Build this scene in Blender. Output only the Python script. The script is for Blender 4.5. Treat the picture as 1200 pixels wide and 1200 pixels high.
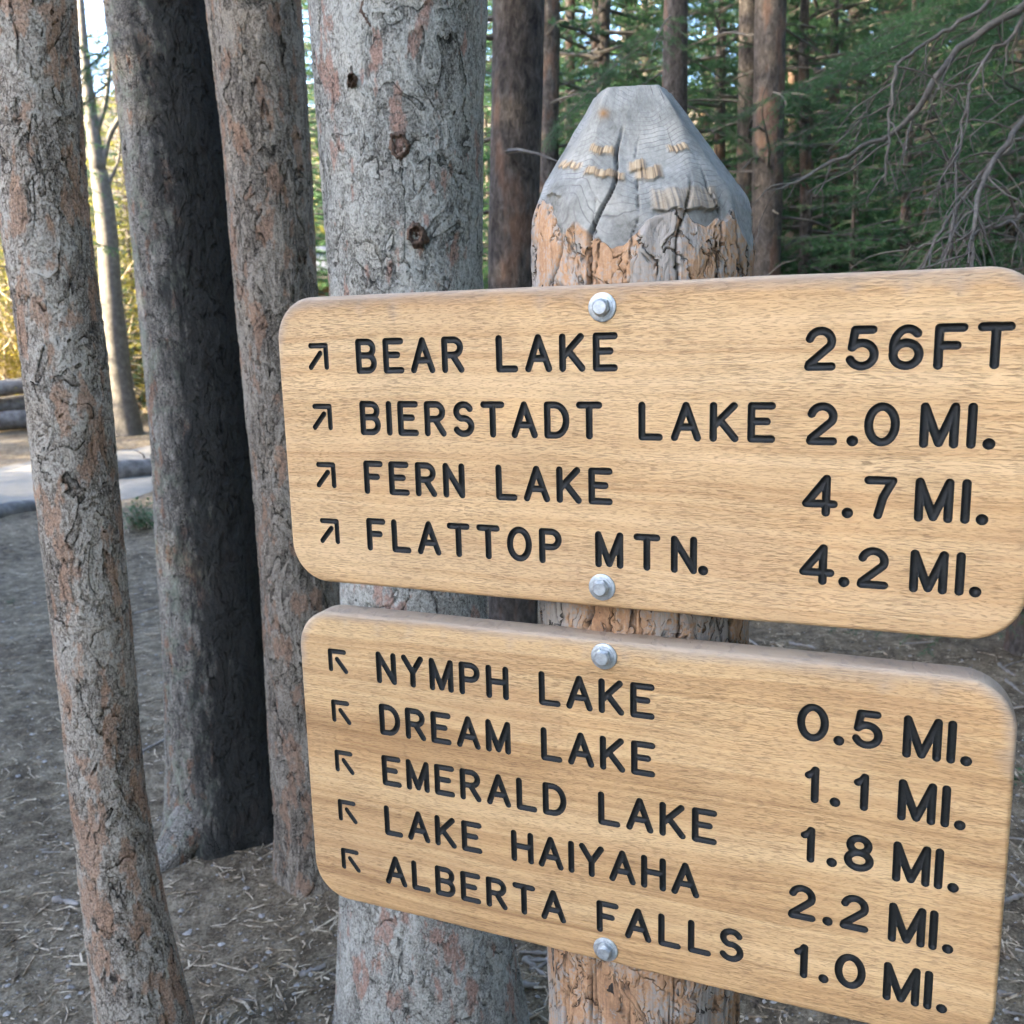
import bpy, math, random
import numpy as np
from mathutils import Vector, Matrix
from mathutils.geometry import delaunay_2d_cdt

sc = bpy.context.scene
for o in list(bpy.data.objects):
    bpy.data.objects.remove(o)
C = sc.collection
R = math.radians

# ------------------------------------------------------------------ camera
F = 1115.4                      # focal length in pixels of a 1200 px square frame
PITCH, ROLL = 0.187896, 0.027909
CAM = np.array([0.0, 0.0, 1.5])
_fwd = np.array([0, math.cos(PITCH), -math.sin(PITCH)])
_up0 = np.array([0, math.sin(PITCH), math.cos(PITCH)])
_rt0 = np.array([1.0, 0, 0])
RT = _rt0 * math.cos(ROLL) - _up0 * math.sin(ROLL)
UP = _up0 * math.cos(ROLL) + _rt0 * math.sin(ROLL)
cd = bpy.data.cameras.new('camera')
cam = bpy.data.objects.new('camera', cd)
C.objects.link(cam)
cam.matrix_world = Matrix(((RT[0], UP[0], -_fwd[0], CAM[0]), (RT[1], UP[1], -_fwd[1], CAM[1]),
                           (RT[2], UP[2], -_fwd[2], CAM[2]), (0, 0, 0, 1)))
cd.sensor_width = 36
cd.lens = 36 * F / 1200
cd.clip_start = 0.02
cd.clip_end = 2000
cd.dof.use_dof = True
cd.dof.focus_distance = 0.98
cd.dof.aperture_fstop = 12.0
sc.camera = cam

# ------------------------------------------------------------------ sky, sun, exposure
SUN = Vector((-0.915, -0.32, 0.25)).normalized()     # direction towards the sun
w = bpy.data.worlds.new('World')
sc.world = w
w.use_nodes = True
nt = w.node_tree
sky = nt.nodes.new('ShaderNodeTexSky')
sky.sky_type = 'NISHITA'
sky.sun_disc = False
sky.sun_elevation = math.asin(SUN.z)
sky.sun_rotation = math.atan2(SUN.x, SUN.y)
sky.altitude = 1500
sky.dust_density = 4.0
sky.air_density = 0.6
sky.ozone_density = 0.8
nt.links.new(sky.outputs[0], nt.nodes['Background'].inputs[0])
nt.nodes['Background'].inputs[1].default_value = 0.15
sd = bpy.data.lights.new('sun', 'SUN')
sd.energy = 4.0
sd.angle = R(0.53)
sd.color = (1.0, 0.86, 0.62)
so = bpy.data.objects.new('sun', sd)
so.rotation_euler = SUN.to_track_quat('Z', 'Y').to_euler()
C.objects.link(so)
sc.view_settings.view_transform = 'Standard'
sc.view_settings.look = 'None'
sc.view_settings.gamma = 1
sc.view_settings.exposure = 4.0
sc.render.film_transparent = False
sc.cycles.adaptive_threshold = 0.035
sc.cycles.max_bounces = 3
sc.cycles.diffuse_bounces = 3
sc.cycles.transmission_bounces = 2
sc.cycles.glossy_bounces = 2


# ------------------------------------------------------------------ helpers: place, noise, mesh
def ray(px, py):
    return RT * (px - 600) / F - UP * (py - 600) / F + _fwd


def P(px, py, Y):
    d = ray(px, py)
    return CAM + d * (Y / d[1])


def hsh(a, b, c, s):
    n = (a * 374761393 + b * 668265263 + c * 1274126177 + s * 974634777) & 0xFFFFFFFF
    n = ((n ^ (n >> 13)) * 1274126177) & 0xFFFFFFFF
    n = ((n ^ (n >> 16)) * 2246822519) & 0xFFFFFFFF
    return ((n ^ (n >> 15)) & 0xFFFFFF) / float(0x1000000)


def vn(p, s=0):
    p = np.asarray(p, float)
    i = np.floor(p).astype(np.int64)
    f = p - i
    f = f * f * (3 - 2 * f)
    r = 0
    for dx in (0, 1):
        for dy in (0, 1):
            for dz in (0, 1):
                wgt = (f[..., 0] if dx else 1 - f[..., 0]) * (f[..., 1] if dy else 1 - f[..., 1]) * (f[..., 2] if dz else 1 - f[..., 2])
                r = r + wgt * hsh(i[..., 0] + dx, i[..., 1] + dy, i[..., 2] + dz, s)
    return r * 2 - 1


def fbm(p, o=4, s=0):
    r, a = 0, 0.5
    p = np.asarray(p, float)
    for k in range(o):
        r = r + a * vn(p, s + k)
        p = p * 2.03
        a *= 0.5
    return r


def gz(x, y):
    """height of the ground"""
    x = np.asarray(x, float)
    y = np.asarray(y, float)
    q = np.stack([x, y, 0 * x], -1)
    d = np.sqrt(x * x + y * y)
    amp = np.clip((d - 0.5) / 6, 0.12, 1)
    z = fbm(q * 0.55, 3, 5) * 0.16 * amp + fbm(q * 3.1, 3, 9) * 0.022 + fbm(q * 14, 3, 19) * 0.006
    hill = np.clip(d - 21, 0, None)
    return z + hill * hill / (hill + 25) * 0.26


def mesh_obj(name, V, Fc, mat=None, parent=None, smooth=True, attrs=None, mats=None, midx=None):
    me = bpy.data.meshes.new(name)
    V = np.asarray(V, np.float32)
    if isinstance(Fc, np.ndarray):
        k = Fc.shape[1]
        me.vertices.add(len(V))
        me.vertices.foreach_set('co', V.ravel())
        me.loops.add(Fc.size)
        me.loops.foreach_set('vertex_index', Fc.astype(np.int32).ravel())
        me.polygons.add(len(Fc))
        me.polygons.foreach_set('loop_start', np.arange(0, Fc.size, k, dtype=np.int32))
        me.update(calc_edges=True)
    else:
        me.from_pydata([tuple(v) for v in V.tolist()], [], [tuple(int(i) for i in f) for f in Fc])
    for m in (mats or ([mat] if mat else [])):
        me.materials.append(m)
    n = len(me.polygons)
    if midx is not None:
        me.polygons.foreach_set('material_index', np.asarray(midx, np.int32))
    me.polygons.foreach_set('use_smooth', np.full(n, bool(smooth)))
    for an, av in (attrs or {}).items():
        av = np.asarray(av, np.float32)
        if av.ndim == 2:
            a = me.attributes.new(an, 'FLOAT_VECTOR', 'POINT')
            a.data.foreach_set('vector', av.ravel())
        else:
            a = me.attributes.new(an, 'FLOAT', 'POINT')
            a.data.foreach_set('value', av)
    me.update()
    o = bpy.data.objects.new(name, me)
    C.objects.link(o)
    if parent:
        o.parent = parent
    return o


def tag(o, label, cat, group=None):
    o['label'] = label
    o['category'] = cat
    if group:
        o['group'] = group
    return o


def empty(name, loc, rz=0):
    o = bpy.data.objects.new(name, None)
    o.empty_display_size = 0.1
    C.objects.link(o)
    o.location = loc
    o.rotation_euler = (0, 0, rz)
    return o


def copy_tree(o, parent=None):
    c = o.copy()
    C.objects.link(c)
    c.parent = parent
    for ch in list(o.children):
        copy_tree(ch, c)
    return c


class MB:
    """collects vertices and faces for one mesh"""
    def __init__(s):
        s.V = []
        s.F = []
        s.n = 0

    def add(s, V, Fc):
        s.V.append(np.asarray(V, float))
        s.F += [tuple(i + s.n for i in f) for f in Fc]
        s.n += len(V)

    def tube(s, pts, rad, seg=6, cap=True):
        pts = np.asarray(pts, float)
        n = len(pts)
        rad = np.broadcast_to(np.asarray(rad, float), (n,))
        t = np.gradient(pts, axis=0)
        t /= np.linalg.norm(t, axis=1)[:, None] + 1e-12
        a = np.array([1.0, 0, 0]) if abs(t[0][0]) < 0.8 else np.array([0, 1.0, 0])
        V = []
        an = np.linspace(0, 2 * np.pi, seg, endpoint=False)
        for i in range(n):
            a = a - t[i] * (a @ t[i])
            a /= np.linalg.norm(a)
            b = np.cross(t[i], a)
            V.append(pts[i] + rad[i] * (np.outer(np.cos(an), a) + np.outer(np.sin(an), b)))
        V = np.concatenate(V)
        Fc = [(i * seg + j, i * seg + (j + 1) % seg, (i + 1) * seg + (j + 1) % seg, (i + 1) * seg + j)
              for i in range(n - 1) for j in range(seg)]
        if cap:
            Fc += [tuple(range(seg))[::-1], tuple((n - 1) * seg + j for j in range(seg))]
        s.add(V, Fc)

    def box(s, c, size, M=None):
        c = np.asarray(c, float)
        h = np.asarray(size, float) / 2
        V = np.array([[x, y, z] for x in (-1, 1) for y in (-1, 1) for z in (-1, 1)]) * h
        if M is not None:
            V = V @ np.asarray(M).T
        s.add(V + c, [(0, 1, 3, 2), (4, 6, 7, 5), (0, 4, 5, 1), (2, 3, 7, 6), (0, 2, 6, 4), (1, 5, 7, 3)])

    def build(s, name, mat, parent=None, smooth=True, attrs=None):
        return mesh_obj(name, np.concatenate(s.V), s.F, mat, parent, smooth, attrs)


# ------------------------------------------------------------------ materials
class NT:
    def __init__(s, name):
        s.mat = bpy.data.materials.new(name)
        s.mat.use_nodes = True
        s.t = s.mat.node_tree
        s.t.nodes.clear()
        s.out = s.t.nodes.new('ShaderNodeOutputMaterial')

    def n(s, typ, inp=None, **props):
        nd = s.t.nodes.new(typ)
        for k, v in props.items():
            setattr(nd, k, v)
        for k, v in (inp or {}).items():
            s.put(nd.inputs[k], v)
        return nd

    def put(s, sock, v):
        if isinstance(v, bpy.types.NodeSocket):
            s.t.links.new(v, sock)
        else:
            if sock.type == 'RGBA' and isinstance(v, (tuple, list)) and len(v) == 3:
                v = (*v, 1)
            sock.default_value = v

    def m(s, op, a, b=0.0, c=0.0, clamp=False):
        return s.n('ShaderNodeMath', {0: a, 1: b, 2: c}, operation=op, use_clamp=clamp).outputs[0]

    def mix(s, f, a, b, mode='MIX'):
        nd = s.n('ShaderNodeMix', {0: f, 6: a, 7: b}, data_type='RGBA', blend_type=mode)
        return nd.outputs[2]

    def ramp(s, f, stops, interp='LINEAR'):
        nd = s.n('ShaderNodeValToRGB', {0: f})
        cr = nd.color_ramp
        cr.interpolation = interp
        while len(cr.elements) < len(stops):
            cr.elements.new(0.5)
        for e, (p, c) in zip(cr.elements, stops):
            e.position = p
            e.color = (c, c, c, 1) if not isinstance(c, (tuple, list)) else (*c, 1)
        return nd.outputs[0]

    def mr(s, f, a, b, c=0.0, d=1.0):
        return s.n('ShaderNodeMapRange', {0: f, 1: a, 2: b, 3: c, 4: d}).outputs[0]

    def noise(s, vec, scale, detail=3, rough=0.55, dist=0.0, col=False):
        nd = s.n('ShaderNodeTexNoise', {'Vector': vec, 'Scale': scale, 'Detail': detail, 'Roughness': rough, 'Distortion': dist})
        return nd.outputs['Color' if col else 'Fac']

    def vor(s, vec, scale, feature='F1', rand=1.0):
        return s.n('ShaderNodeTexVoronoi', {'Vector': vec, 'Scale': scale, 'Randomness': rand}, feature=feature)

    def map(s, vec, scale=(1, 1, 1), loc=(0, 0, 0), rot=(0, 0, 0)):
        return s.n('ShaderNodeMapping', {'Vector': vec, 'Scale': scale, 'Location': loc, 'Rotation': rot}).outputs[0]

    def warp(s, vec, scale, amt, detail=2):
        c = s.noise(vec, scale, detail, col=True)
        sub = s.n('ShaderNodeVectorMath', {0: c, 1: (0.5, 0.5, 0.5)}, operation='SUBTRACT').outputs[0]
        mul = s.n('ShaderNodeVectorMath', {0: sub, 1: (amt, amt, amt)}, operation='MULTIPLY').outputs[0]
        return s.n('ShaderNodeVectorMath', {0: vec, 1: mul}, operation='ADD').outputs[0]

    def attr(s, name, out='Vector'):
        return s.n('ShaderNodeAttribute', attribute_name=name).outputs[out]

    def obj(s):
        return s.n('ShaderNodeTexCoord').outputs['Object']

    def bump(s, h, dist=0.01, strength=1.0):
        return s.n('ShaderNodeBump', {'Height': h, 'Distance': dist, 'Strength': strength}).outputs[0]

    def bsdf(s, col, rough=0.8, normal=None, **kw):
        d = {'Base Color': col, 'Roughness': rough}
        d.update(kw)
        nd = s.n('ShaderNodeBsdfPrincipled', d)
        if normal is not None:
            s.put(nd.inputs['Normal'], normal)
        s.t.links.new(nd.outputs[0], s.out.inputs[0])
        return nd

    def disp(s, h, scale, mid=0.5):
        nd = s.n('ShaderNodeDisplacement', {'Height': h, 'Midlevel': mid, 'Scale': scale})
        s.t.links.new(nd.outputs[0], s.out.inputs['Displacement'])
        s.mat.displacement_method = 'BOTH'


def bark_mat(name, pale, mid, dark, fresh, fresh_amt=0.3, plate=26, scale=0.006, stretch=0.5, lichen=None, stain=None, edge_amt=0.9, terr=6.0):
    """scaly bark: overlapping thin flakes (terraces of a noise field) with curled, shadowed edges"""
    s = NT(name)
    v = s.attr('bk')
    sv = s.map(v, (1, 1, stretch))
    n1 = s.noise(sv, plate, 3, 0.55, 0.7)
    fr = s.m('FRACT', s.m('MULTIPLY', n1, terr))
    n2 = s.noise(s.map(v, (1, 1, stretch * 1.2), (5, 2, 1)), plate * 3.3, 2, 0.55, 0.5)
    fr2 = s.m('FRACT', s.m('MULTIPLY', n2, 5.0))
    fine = s.noise(s.map(v, (1, 1, 0.7)), 330, 4, 0.72)
    low = s.noise(s.map(v, (1, 1, 0.45)), 12, 4, 0.62)
    e1 = s.mr(fr, 0.0, 0.16, 1.0, 0.0)
    e1 = s.m('MULTIPLY', e1, s.mr(s.noise(v, 34, 2, 0.6), 0.42, 0.60))
    e2 = s.m('MULTIPLY', s.mr(fr2, 0.0, 0.22, 1.0, 0.0), s.mr(s.noise(v, 60, 2, 0.6, 0.2), 0.44, 0.62))
    h = s.m('ADD', s.m('MULTIPLY', fr, 0.34), s.m('MULTIPLY', fr2, 0.16))
    h = s.m('ADD', h, s.m('MULTIPLY', fine, 0.30))
    h = s.m('ADD', h, s.m('MULTIPLY', low, 0.45))
    h = s.m('SUBTRACT', h, s.m('MULTIPLY', e1, 0.45 * edge_amt))
    t = s.m('ADD', s.m('MULTIPLY', fine, 0.85), s.m('ADD', s.m('MULTIPLY', fr2, 0.14), s.m('MULTIPLY', low, 0.45)))
    t = s.m('ADD', t, s.m('MULTIPLY', fr, 0.10))
    col = s.ramp(t, [(0.57, dark), (0.72, mid), (0.90, pale)])
    # places where a flake has dropped off: fresh inner bark
    fm = s.mr(s.noise(s.map(v, (1, 1, 0.42), (1, 7, 3)), 24, 4, 0.6), 0.66 - fresh_amt * 0.35, 0.70 - fresh_amt * 0.35)
    fm = s.m('MULTIPLY', fm, s.mr(fr2, 0.05, 0.4, 0.35, 0.9))
    col = s.mix(s.m('MULTIPLY', fm, 0.85), col, s.mix(s.mr(fine, 0.3, 0.7), tuple(c * 0.35 for c in fresh), tuple(c * 1.3 for c in fresh)))
    if lichen:
        lm = s.m('MULTIPLY', s.mr(s.noise(v, 19, 4, 0.7), 0.50, 0.62), 0.7)
        col = s.mix(lm, col, s.mix(fine, tuple(c * 0.45 for c in lichen), tuple(c * 1.2 for c in lichen)))
    if stain:   # blackened, resin-soaked bark running down one side of the tree
        st = s.attr('stain', 'Fac')
        sn = s.m('ADD', st, s.m('MULTIPLY', s.m('SUBTRACT', s.noise(s.map(v, (1, 1, 0.3)), 30, 5, 0.7), 0.5), 1.5))
        col = s.mix(s.m('MULTIPLY', s.mr(sn, 0.32, 0.88), 0.96), col, s.mix(fine, tuple(c * 0.4 for c in stain), tuple(c * 1.7 for c in stain)))
    col = s.mix(s.m('MULTIPLY', s.m('MAXIMUM', e1, s.m('MULTIPLY', e2, 0.55)), edge_amt), col, tuple(c * 0.22 for c in dark))
    s.bsdf(col, 0.85, **{'Specular IOR Level': 0.2})
    s.disp(h, scale, 0.62)
    return s.mat


def bark_far_mat():
    s = NT('bark_forest')
    v = s.attr('bk')
    f = s.noise(s.map(v, (1, 1, 0.5)), 45, 4, 0.7, 0.4)
    low = s.noise(s.map(v, (1, 1, 0.35)), 7, 3, 0.6)
    col = s.ramp(s.m('ADD', s.m('MULTIPLY', f, 0.7), s.m('MULTIPLY', low, 0.4)), [(0.40, (0.026, 0.021, 0.018)), (0.55, (0.085, 0.070, 0.058)), (0.75, (0.19, 0.165, 0.14))])
    col = s.mix(s.mr(low, 0.56, 0.64, 0, 0.6), col, s.mix(f, (0.09, 0.045, 0.026), (0.26, 0.145, 0.09)))
    s.bsdf(col, 0.9, s.bump(f, 0.02, 0.8), **{'Specular IOR Level': 0.2})
    return s.mat


GREYP = (0.40, 0.385, 0.365)
M_bark_pale = bark_mat('bark_flaky_grey', (0.47, 0.415, 0.33), (0.19, 0.155, 0.116), (0.030, 0.025, 0.019), (0.43, 0.255, 0.155), 0.38, 15, 0.0075, 0.55)
M_bark_dark = bark_mat('bark_dark_lichen', (0.40, 0.355, 0.285), (0.15, 0.128, 0.102), (0.028, 0.024, 0.020), (0.34, 0.18, 0.105), 0.26, 19, 0.009,
                       0.5, (0.30, 0.31, 0.22), (0.026, 0.025, 0.021))
M_bark_tan = bark_mat('bark_tan', (0.37, 0.32, 0.25), (0.15, 0.124, 0.094), (0.029, 0.024, 0.018), (0.36, 0.215, 0.135), 0.34, 13, 0.010, 0.38)
M_bark_big = bark_mat('bark_smooth_grey', (0.42, 0.405, 0.345), (0.195, 0.184, 0.152), (0.036, 0.032, 0.026), (0.36, 0.20, 0.14), 0.28, 13, 0.0065, 0.6, edge_amt=0.8, terr=5.0)
M_bark_far = bark_far_mat()


def deadwood_mat():
    s = NT('dead_grey_wood')
    v = s.obj()
    g = s.noise(v, 14, 4, 0.6)
    f = s.noise(v, 90, 3, 0.6)
    col = s.ramp(s.m('ADD', s.m('MULTIPLY', g, 0.6), s.m('MULTIPLY', f, 0.4)), [(0.3, (0.045, 0.038, 0.030)), (0.55, (0.125, 0.108, 0.088)), (0.75, (0.25, 0.225, 0.19))])
    s.bsdf(col, 0.85, s.bump(f, 0.004, 0.6))
    return s.mat


M_dead = deadwood_mat()


def needle_mat(name, a, b, trans=0.35):
    s = NT(name)
    v = s.obj()
    rnd = s.n('ShaderNodeObjectInfo').outputs['Random']
    g = s.noise(v, 2.3, 3, 0.6)
    f = s.noise(v, 37, 2, 0.6)
    t = s.m('ADD', s.m('MULTIPLY', g, 0.7), s.m('ADD', s.m('MULTIPLY', f, 0.4), s.m('MULTIPLY', s.m('SUBTRACT', rnd, 0.5), 0.3)))
    col = s.ramp(t, [(0.35, a), (0.75, b)])
    d = s.n('ShaderNodeBsdfPrincipled', {'Base Color': col, 'Roughness': 0.55, 'Specular IOR Level': 0.3})
    tr = s.n('ShaderNodeBsdfTranslucent', {'Color': s.mix(0.5, col, tuple(min(1, c * 1.5) for c in b))})
    mx = s.n('ShaderNodeMixShader', {0: trans, 1: d.outputs[0], 2: tr.outputs[0]})
    s.t.links.new(mx.outputs[0], s.out.inputs[0])
    return s.mat


M_needle = needle_mat('fir_needles', (0.016, 0.048, 0.022), (0.072, 0.150, 0.055))
M_needle_sun_tint = needle_mat('pine_needles_sun_tint', (0.085, 0.105, 0.020), (0.22, 0.20, 0.040), 0.45)  # yellow of sunlit foliage put into the needle colour
M_leaf = needle_mat('ground_plant_leaf', (0.045, 0.095, 0.040), (0.10, 0.17, 0.07))
M_leaf_sun_tint = needle_mat('willow_leaf_sun_tint', (0.15, 0.14, 0.025), (0.36, 0.28, 0.05), 0.45)  # autumn gold, with the sunlit glow put into the leaf colour


def ground_mat():
    s = NT('forest_dirt')
    v = s.obj()
    g = s.noise(v, 1.6, 4, 0.6)
    m = s.noise(v, 16, 5, 0.7)
    f = s.noise(v, 120, 4, 0.7)
    pb = s.vor(s.warp(v, 60, 0.01), 95)
    pbr = s.n('ShaderNodeSeparateColor', {0: pb.outputs['Color']})
    t = s.m('ADD', s.m('MULTIPLY', m, 0.5), s.m('ADD', s.m('MULTIPLY', g, 0.25), s.m('MULTIPLY', f, 0.42)))
    col = s.ramp(t, [(0.44, (0.030, 0.020, 0.012)), (0.57, (0.150, 0.112, 0.070)), (0.70, (0.36, 0.285, 0.19))])
    pm = s.m('MULTIPLY', s.mr(pbr.outputs[0], 0.80, 0.84), s.mr(pb.outputs['Distance'], 0.32, 0.22))
    col = s.mix(s.m('MULTIPLY', pm, 0.8), col, s.mix(pbr.outputs[1], (0.12, 0.11, 0.10), (0.32, 0.30, 0.28)))
    h = s.m('ADD', s.m('MULTIPLY', m, 0.8), s.m('ADD', s.m('MULTIPLY', f, 0.45), s.m('MULTIPLY', pm, 0.35)))
    s.bsdf(col, 0.92, s.bump(h, 0.02, 1.0), **{'Specular IOR Level': 0.2})
    return s.mat


def path_mat():
    s = NT('trail_gravel')
    v = s.obj()
    m = s.noise(v, 3, 4, 0.6)
    f = s.noise(v, 70, 4, 0.7)
    col = s.ramp(s.m('ADD', s.m('MULTIPLY', m, 0.5), s.m('MULTIPLY', f, 0.5)), [(0.3, (0.17, 0.15, 0.122)), (0.7, (0.34, 0.305, 0.25))])
    s.bsdf(col, 0.95, s.bump(f, 0.01, 0.8))
    return s.mat


def stone_mat():
    s = NT('granite_pebble')
    v = s.obj()
    g = s.noise(v, 9, 2, 0.5)
    f = s.noise(v, 180, 3, 0.7)
    col = s.ramp(s.m('ADD', s.m('MULTIPLY', g, 0.7), s.m('MULTIPLY', f, 0.4)), [(0.3, (0.08, 0.068, 0.056)), (0.5, (0.24, 0.21, 0.18)), (0.75, (0.55, 0.51, 0.45))])
    s.bsdf(col, 0.85)
    return s.mat


def litter_mat():
    s = NT('dry_twigs')
    v = s.obj()
    g = s.noise(v, 13, 2, 0.5)
    f = s.noise(v, 60, 2, 0.5)
    col = s.ramp(s.m('ADD', s.m('MULTIPLY', g, 0.6), s.m('MULTIPLY', f, 0.5)), [(0.38, (0.06, 0.038, 0.022)), (0.50, (0.26, 0.185, 0.11)), (0.62, (0.58, 0.47, 0.33))])
    s.bsdf(col, 0.85)
    return s.mat


M_ground, M_path, M_stone, M_litter = ground_mat(), path_mat(), stone_mat(), litter_mat()


def board_mat(name, a, b, c, seed):
    """varnished plank, grain along X, fine open pores, greyed at the rim"""
    s = NT(name)
    v0 = s.map(s.obj(), loc=(seed, seed * 0.7, 0))
    v = s.warp(v0, 2.5, 0.02)
    # growth bands: stretched along the board with a slow wander
    wv = s.warp(s.map(v, (0.30, 1, 1)), 3.0, 0.07, 3)
    streak = s.noise(s.map(wv, (3.0, 95, 12), (2, 9, 4)), 1.0, 4, 0.7)
    band = s.noise(s.map(wv, (0.8, 22, 6)), 1.0, 4, 0.6)
    line = s.noise(s.map(wv, (3.5, 150, 30)), 1.0, 3, 0.65)
    pore = s.noise(s.map(v, (75, 850, 60)), 1.0, 2, 0.5)
    pore2 = s.noise(s.map(v, (130, 1250, 60), (3, 5, 1)), 1.0, 2, 0.5)
    blot = s.noise(s.map(v, (3.2, 7, 3)), 1.0, 4, 0.6)
    t = s.m('ADD', s.m('MULTIPLY', band, 0.75), s.m('MULTIPLY', line, 0.5))
    col = s.ramp(t, [(0.44, c), (0.60, b), (0.76, a)])
    col = s.mix(s.mr(blot, 0.50, 0.72, 0, 0.55), col, s.mix(0.55, (0.36, 0.19, 0.095), col))
    col = s.mix(s.mr(blot, 0.46, 0.30, 0, 0.45), col, tuple(min(1, k * 1.12) for k in a))
    col = s.mix(s.mr(streak, 0.56, 0.72, 0, 0.55), col, c)
    pm = s.m('MULTIPLY', s.mr(pore, 0.54, 0.66), s.mr(s.noise(v, 16, 2), 0.3, 0.6))
    pm = s.m('MAXIMUM', pm, s.m('MULTIPLY', s.mr(pore2, 0.55, 0.68), 0.7))
    col = s.mix(s.m('MULTIPLY', pm, 0.55), col, (0.16, 0.085, 0.04))
    # silvered, weathered rim and a few dark water marks
    e = s.attr('rim', 'Fac')
    en = s.m('ADD', e, s.m('MULTIPLY', s.m('SUBTRACT', s.noise(s.map(v, (9, 40, 9)), 1.0, 3, 0.6), 0.5), 0.9))
    col = s.mix(s.m('MULTIPLY', s.mr(en, 0.35, 0.95), 0.62), col, s.mix(line, (0.20, 0.175, 0.15), (0.40, 0.37, 0.33)))
    h = s.m('SUBTRACT', s.m('MULTIPLY', line, 0.5), s.m('MULTIPLY', pm, 0.7))
    s.bsdf(col, s.mr(line, 0.3, 0.7, 0.55, 0.75), s.bump(h, 0.0012, 0.8), **{'Specular IOR Level': 0.25})
    return s.mat


M_board_a = board_mat('board_oak_pale', (0.66, 0.455, 0.24), (0.57, 0.365, 0.175), (0.45, 0.26, 0.11), 1.3)
M_board_b = board_mat('board_oak_streaked', (0.65, 0.445, 0.225), (0.53, 0.33, 0.15), (0.31, 0.165, 0.065), 3.7)


def paint_mat():
    s = NT('black_letter_paint')
    f = s.noise(s.obj(), 420, 3, 0.6)
    s.bsdf(s.ramp(f, [(0.35, (0.004, 0.005, 0.005)), (0.7, (0.016, 0.018, 0.017))]), s.mr(f, 0.3, 0.7, 0.5, 0.7), s.bump(f, 0.0006, 0.6), **{'Specular IOR Level': 0.35})
    return s.mat


def zinc_mat():
    s = NT('galvanised_steel')
    v = s.obj()
    f = s.noise(v, 260, 4, 0.6)
    g = s.vor(v, 300)
    col = s.ramp(f, [(0.3, (0.30, 0.33, 0.34)), (0.7, (0.52, 0.56, 0.57))])
    s.bsdf(col, s.mr(f, 0.3, 0.7, 0.42, 0.62), s.bump(f, 0.0008, 0.6), Metallic=0.7)
    return s.mat


M_paint, M_zinc = paint_mat(), zinc_mat()


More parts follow.
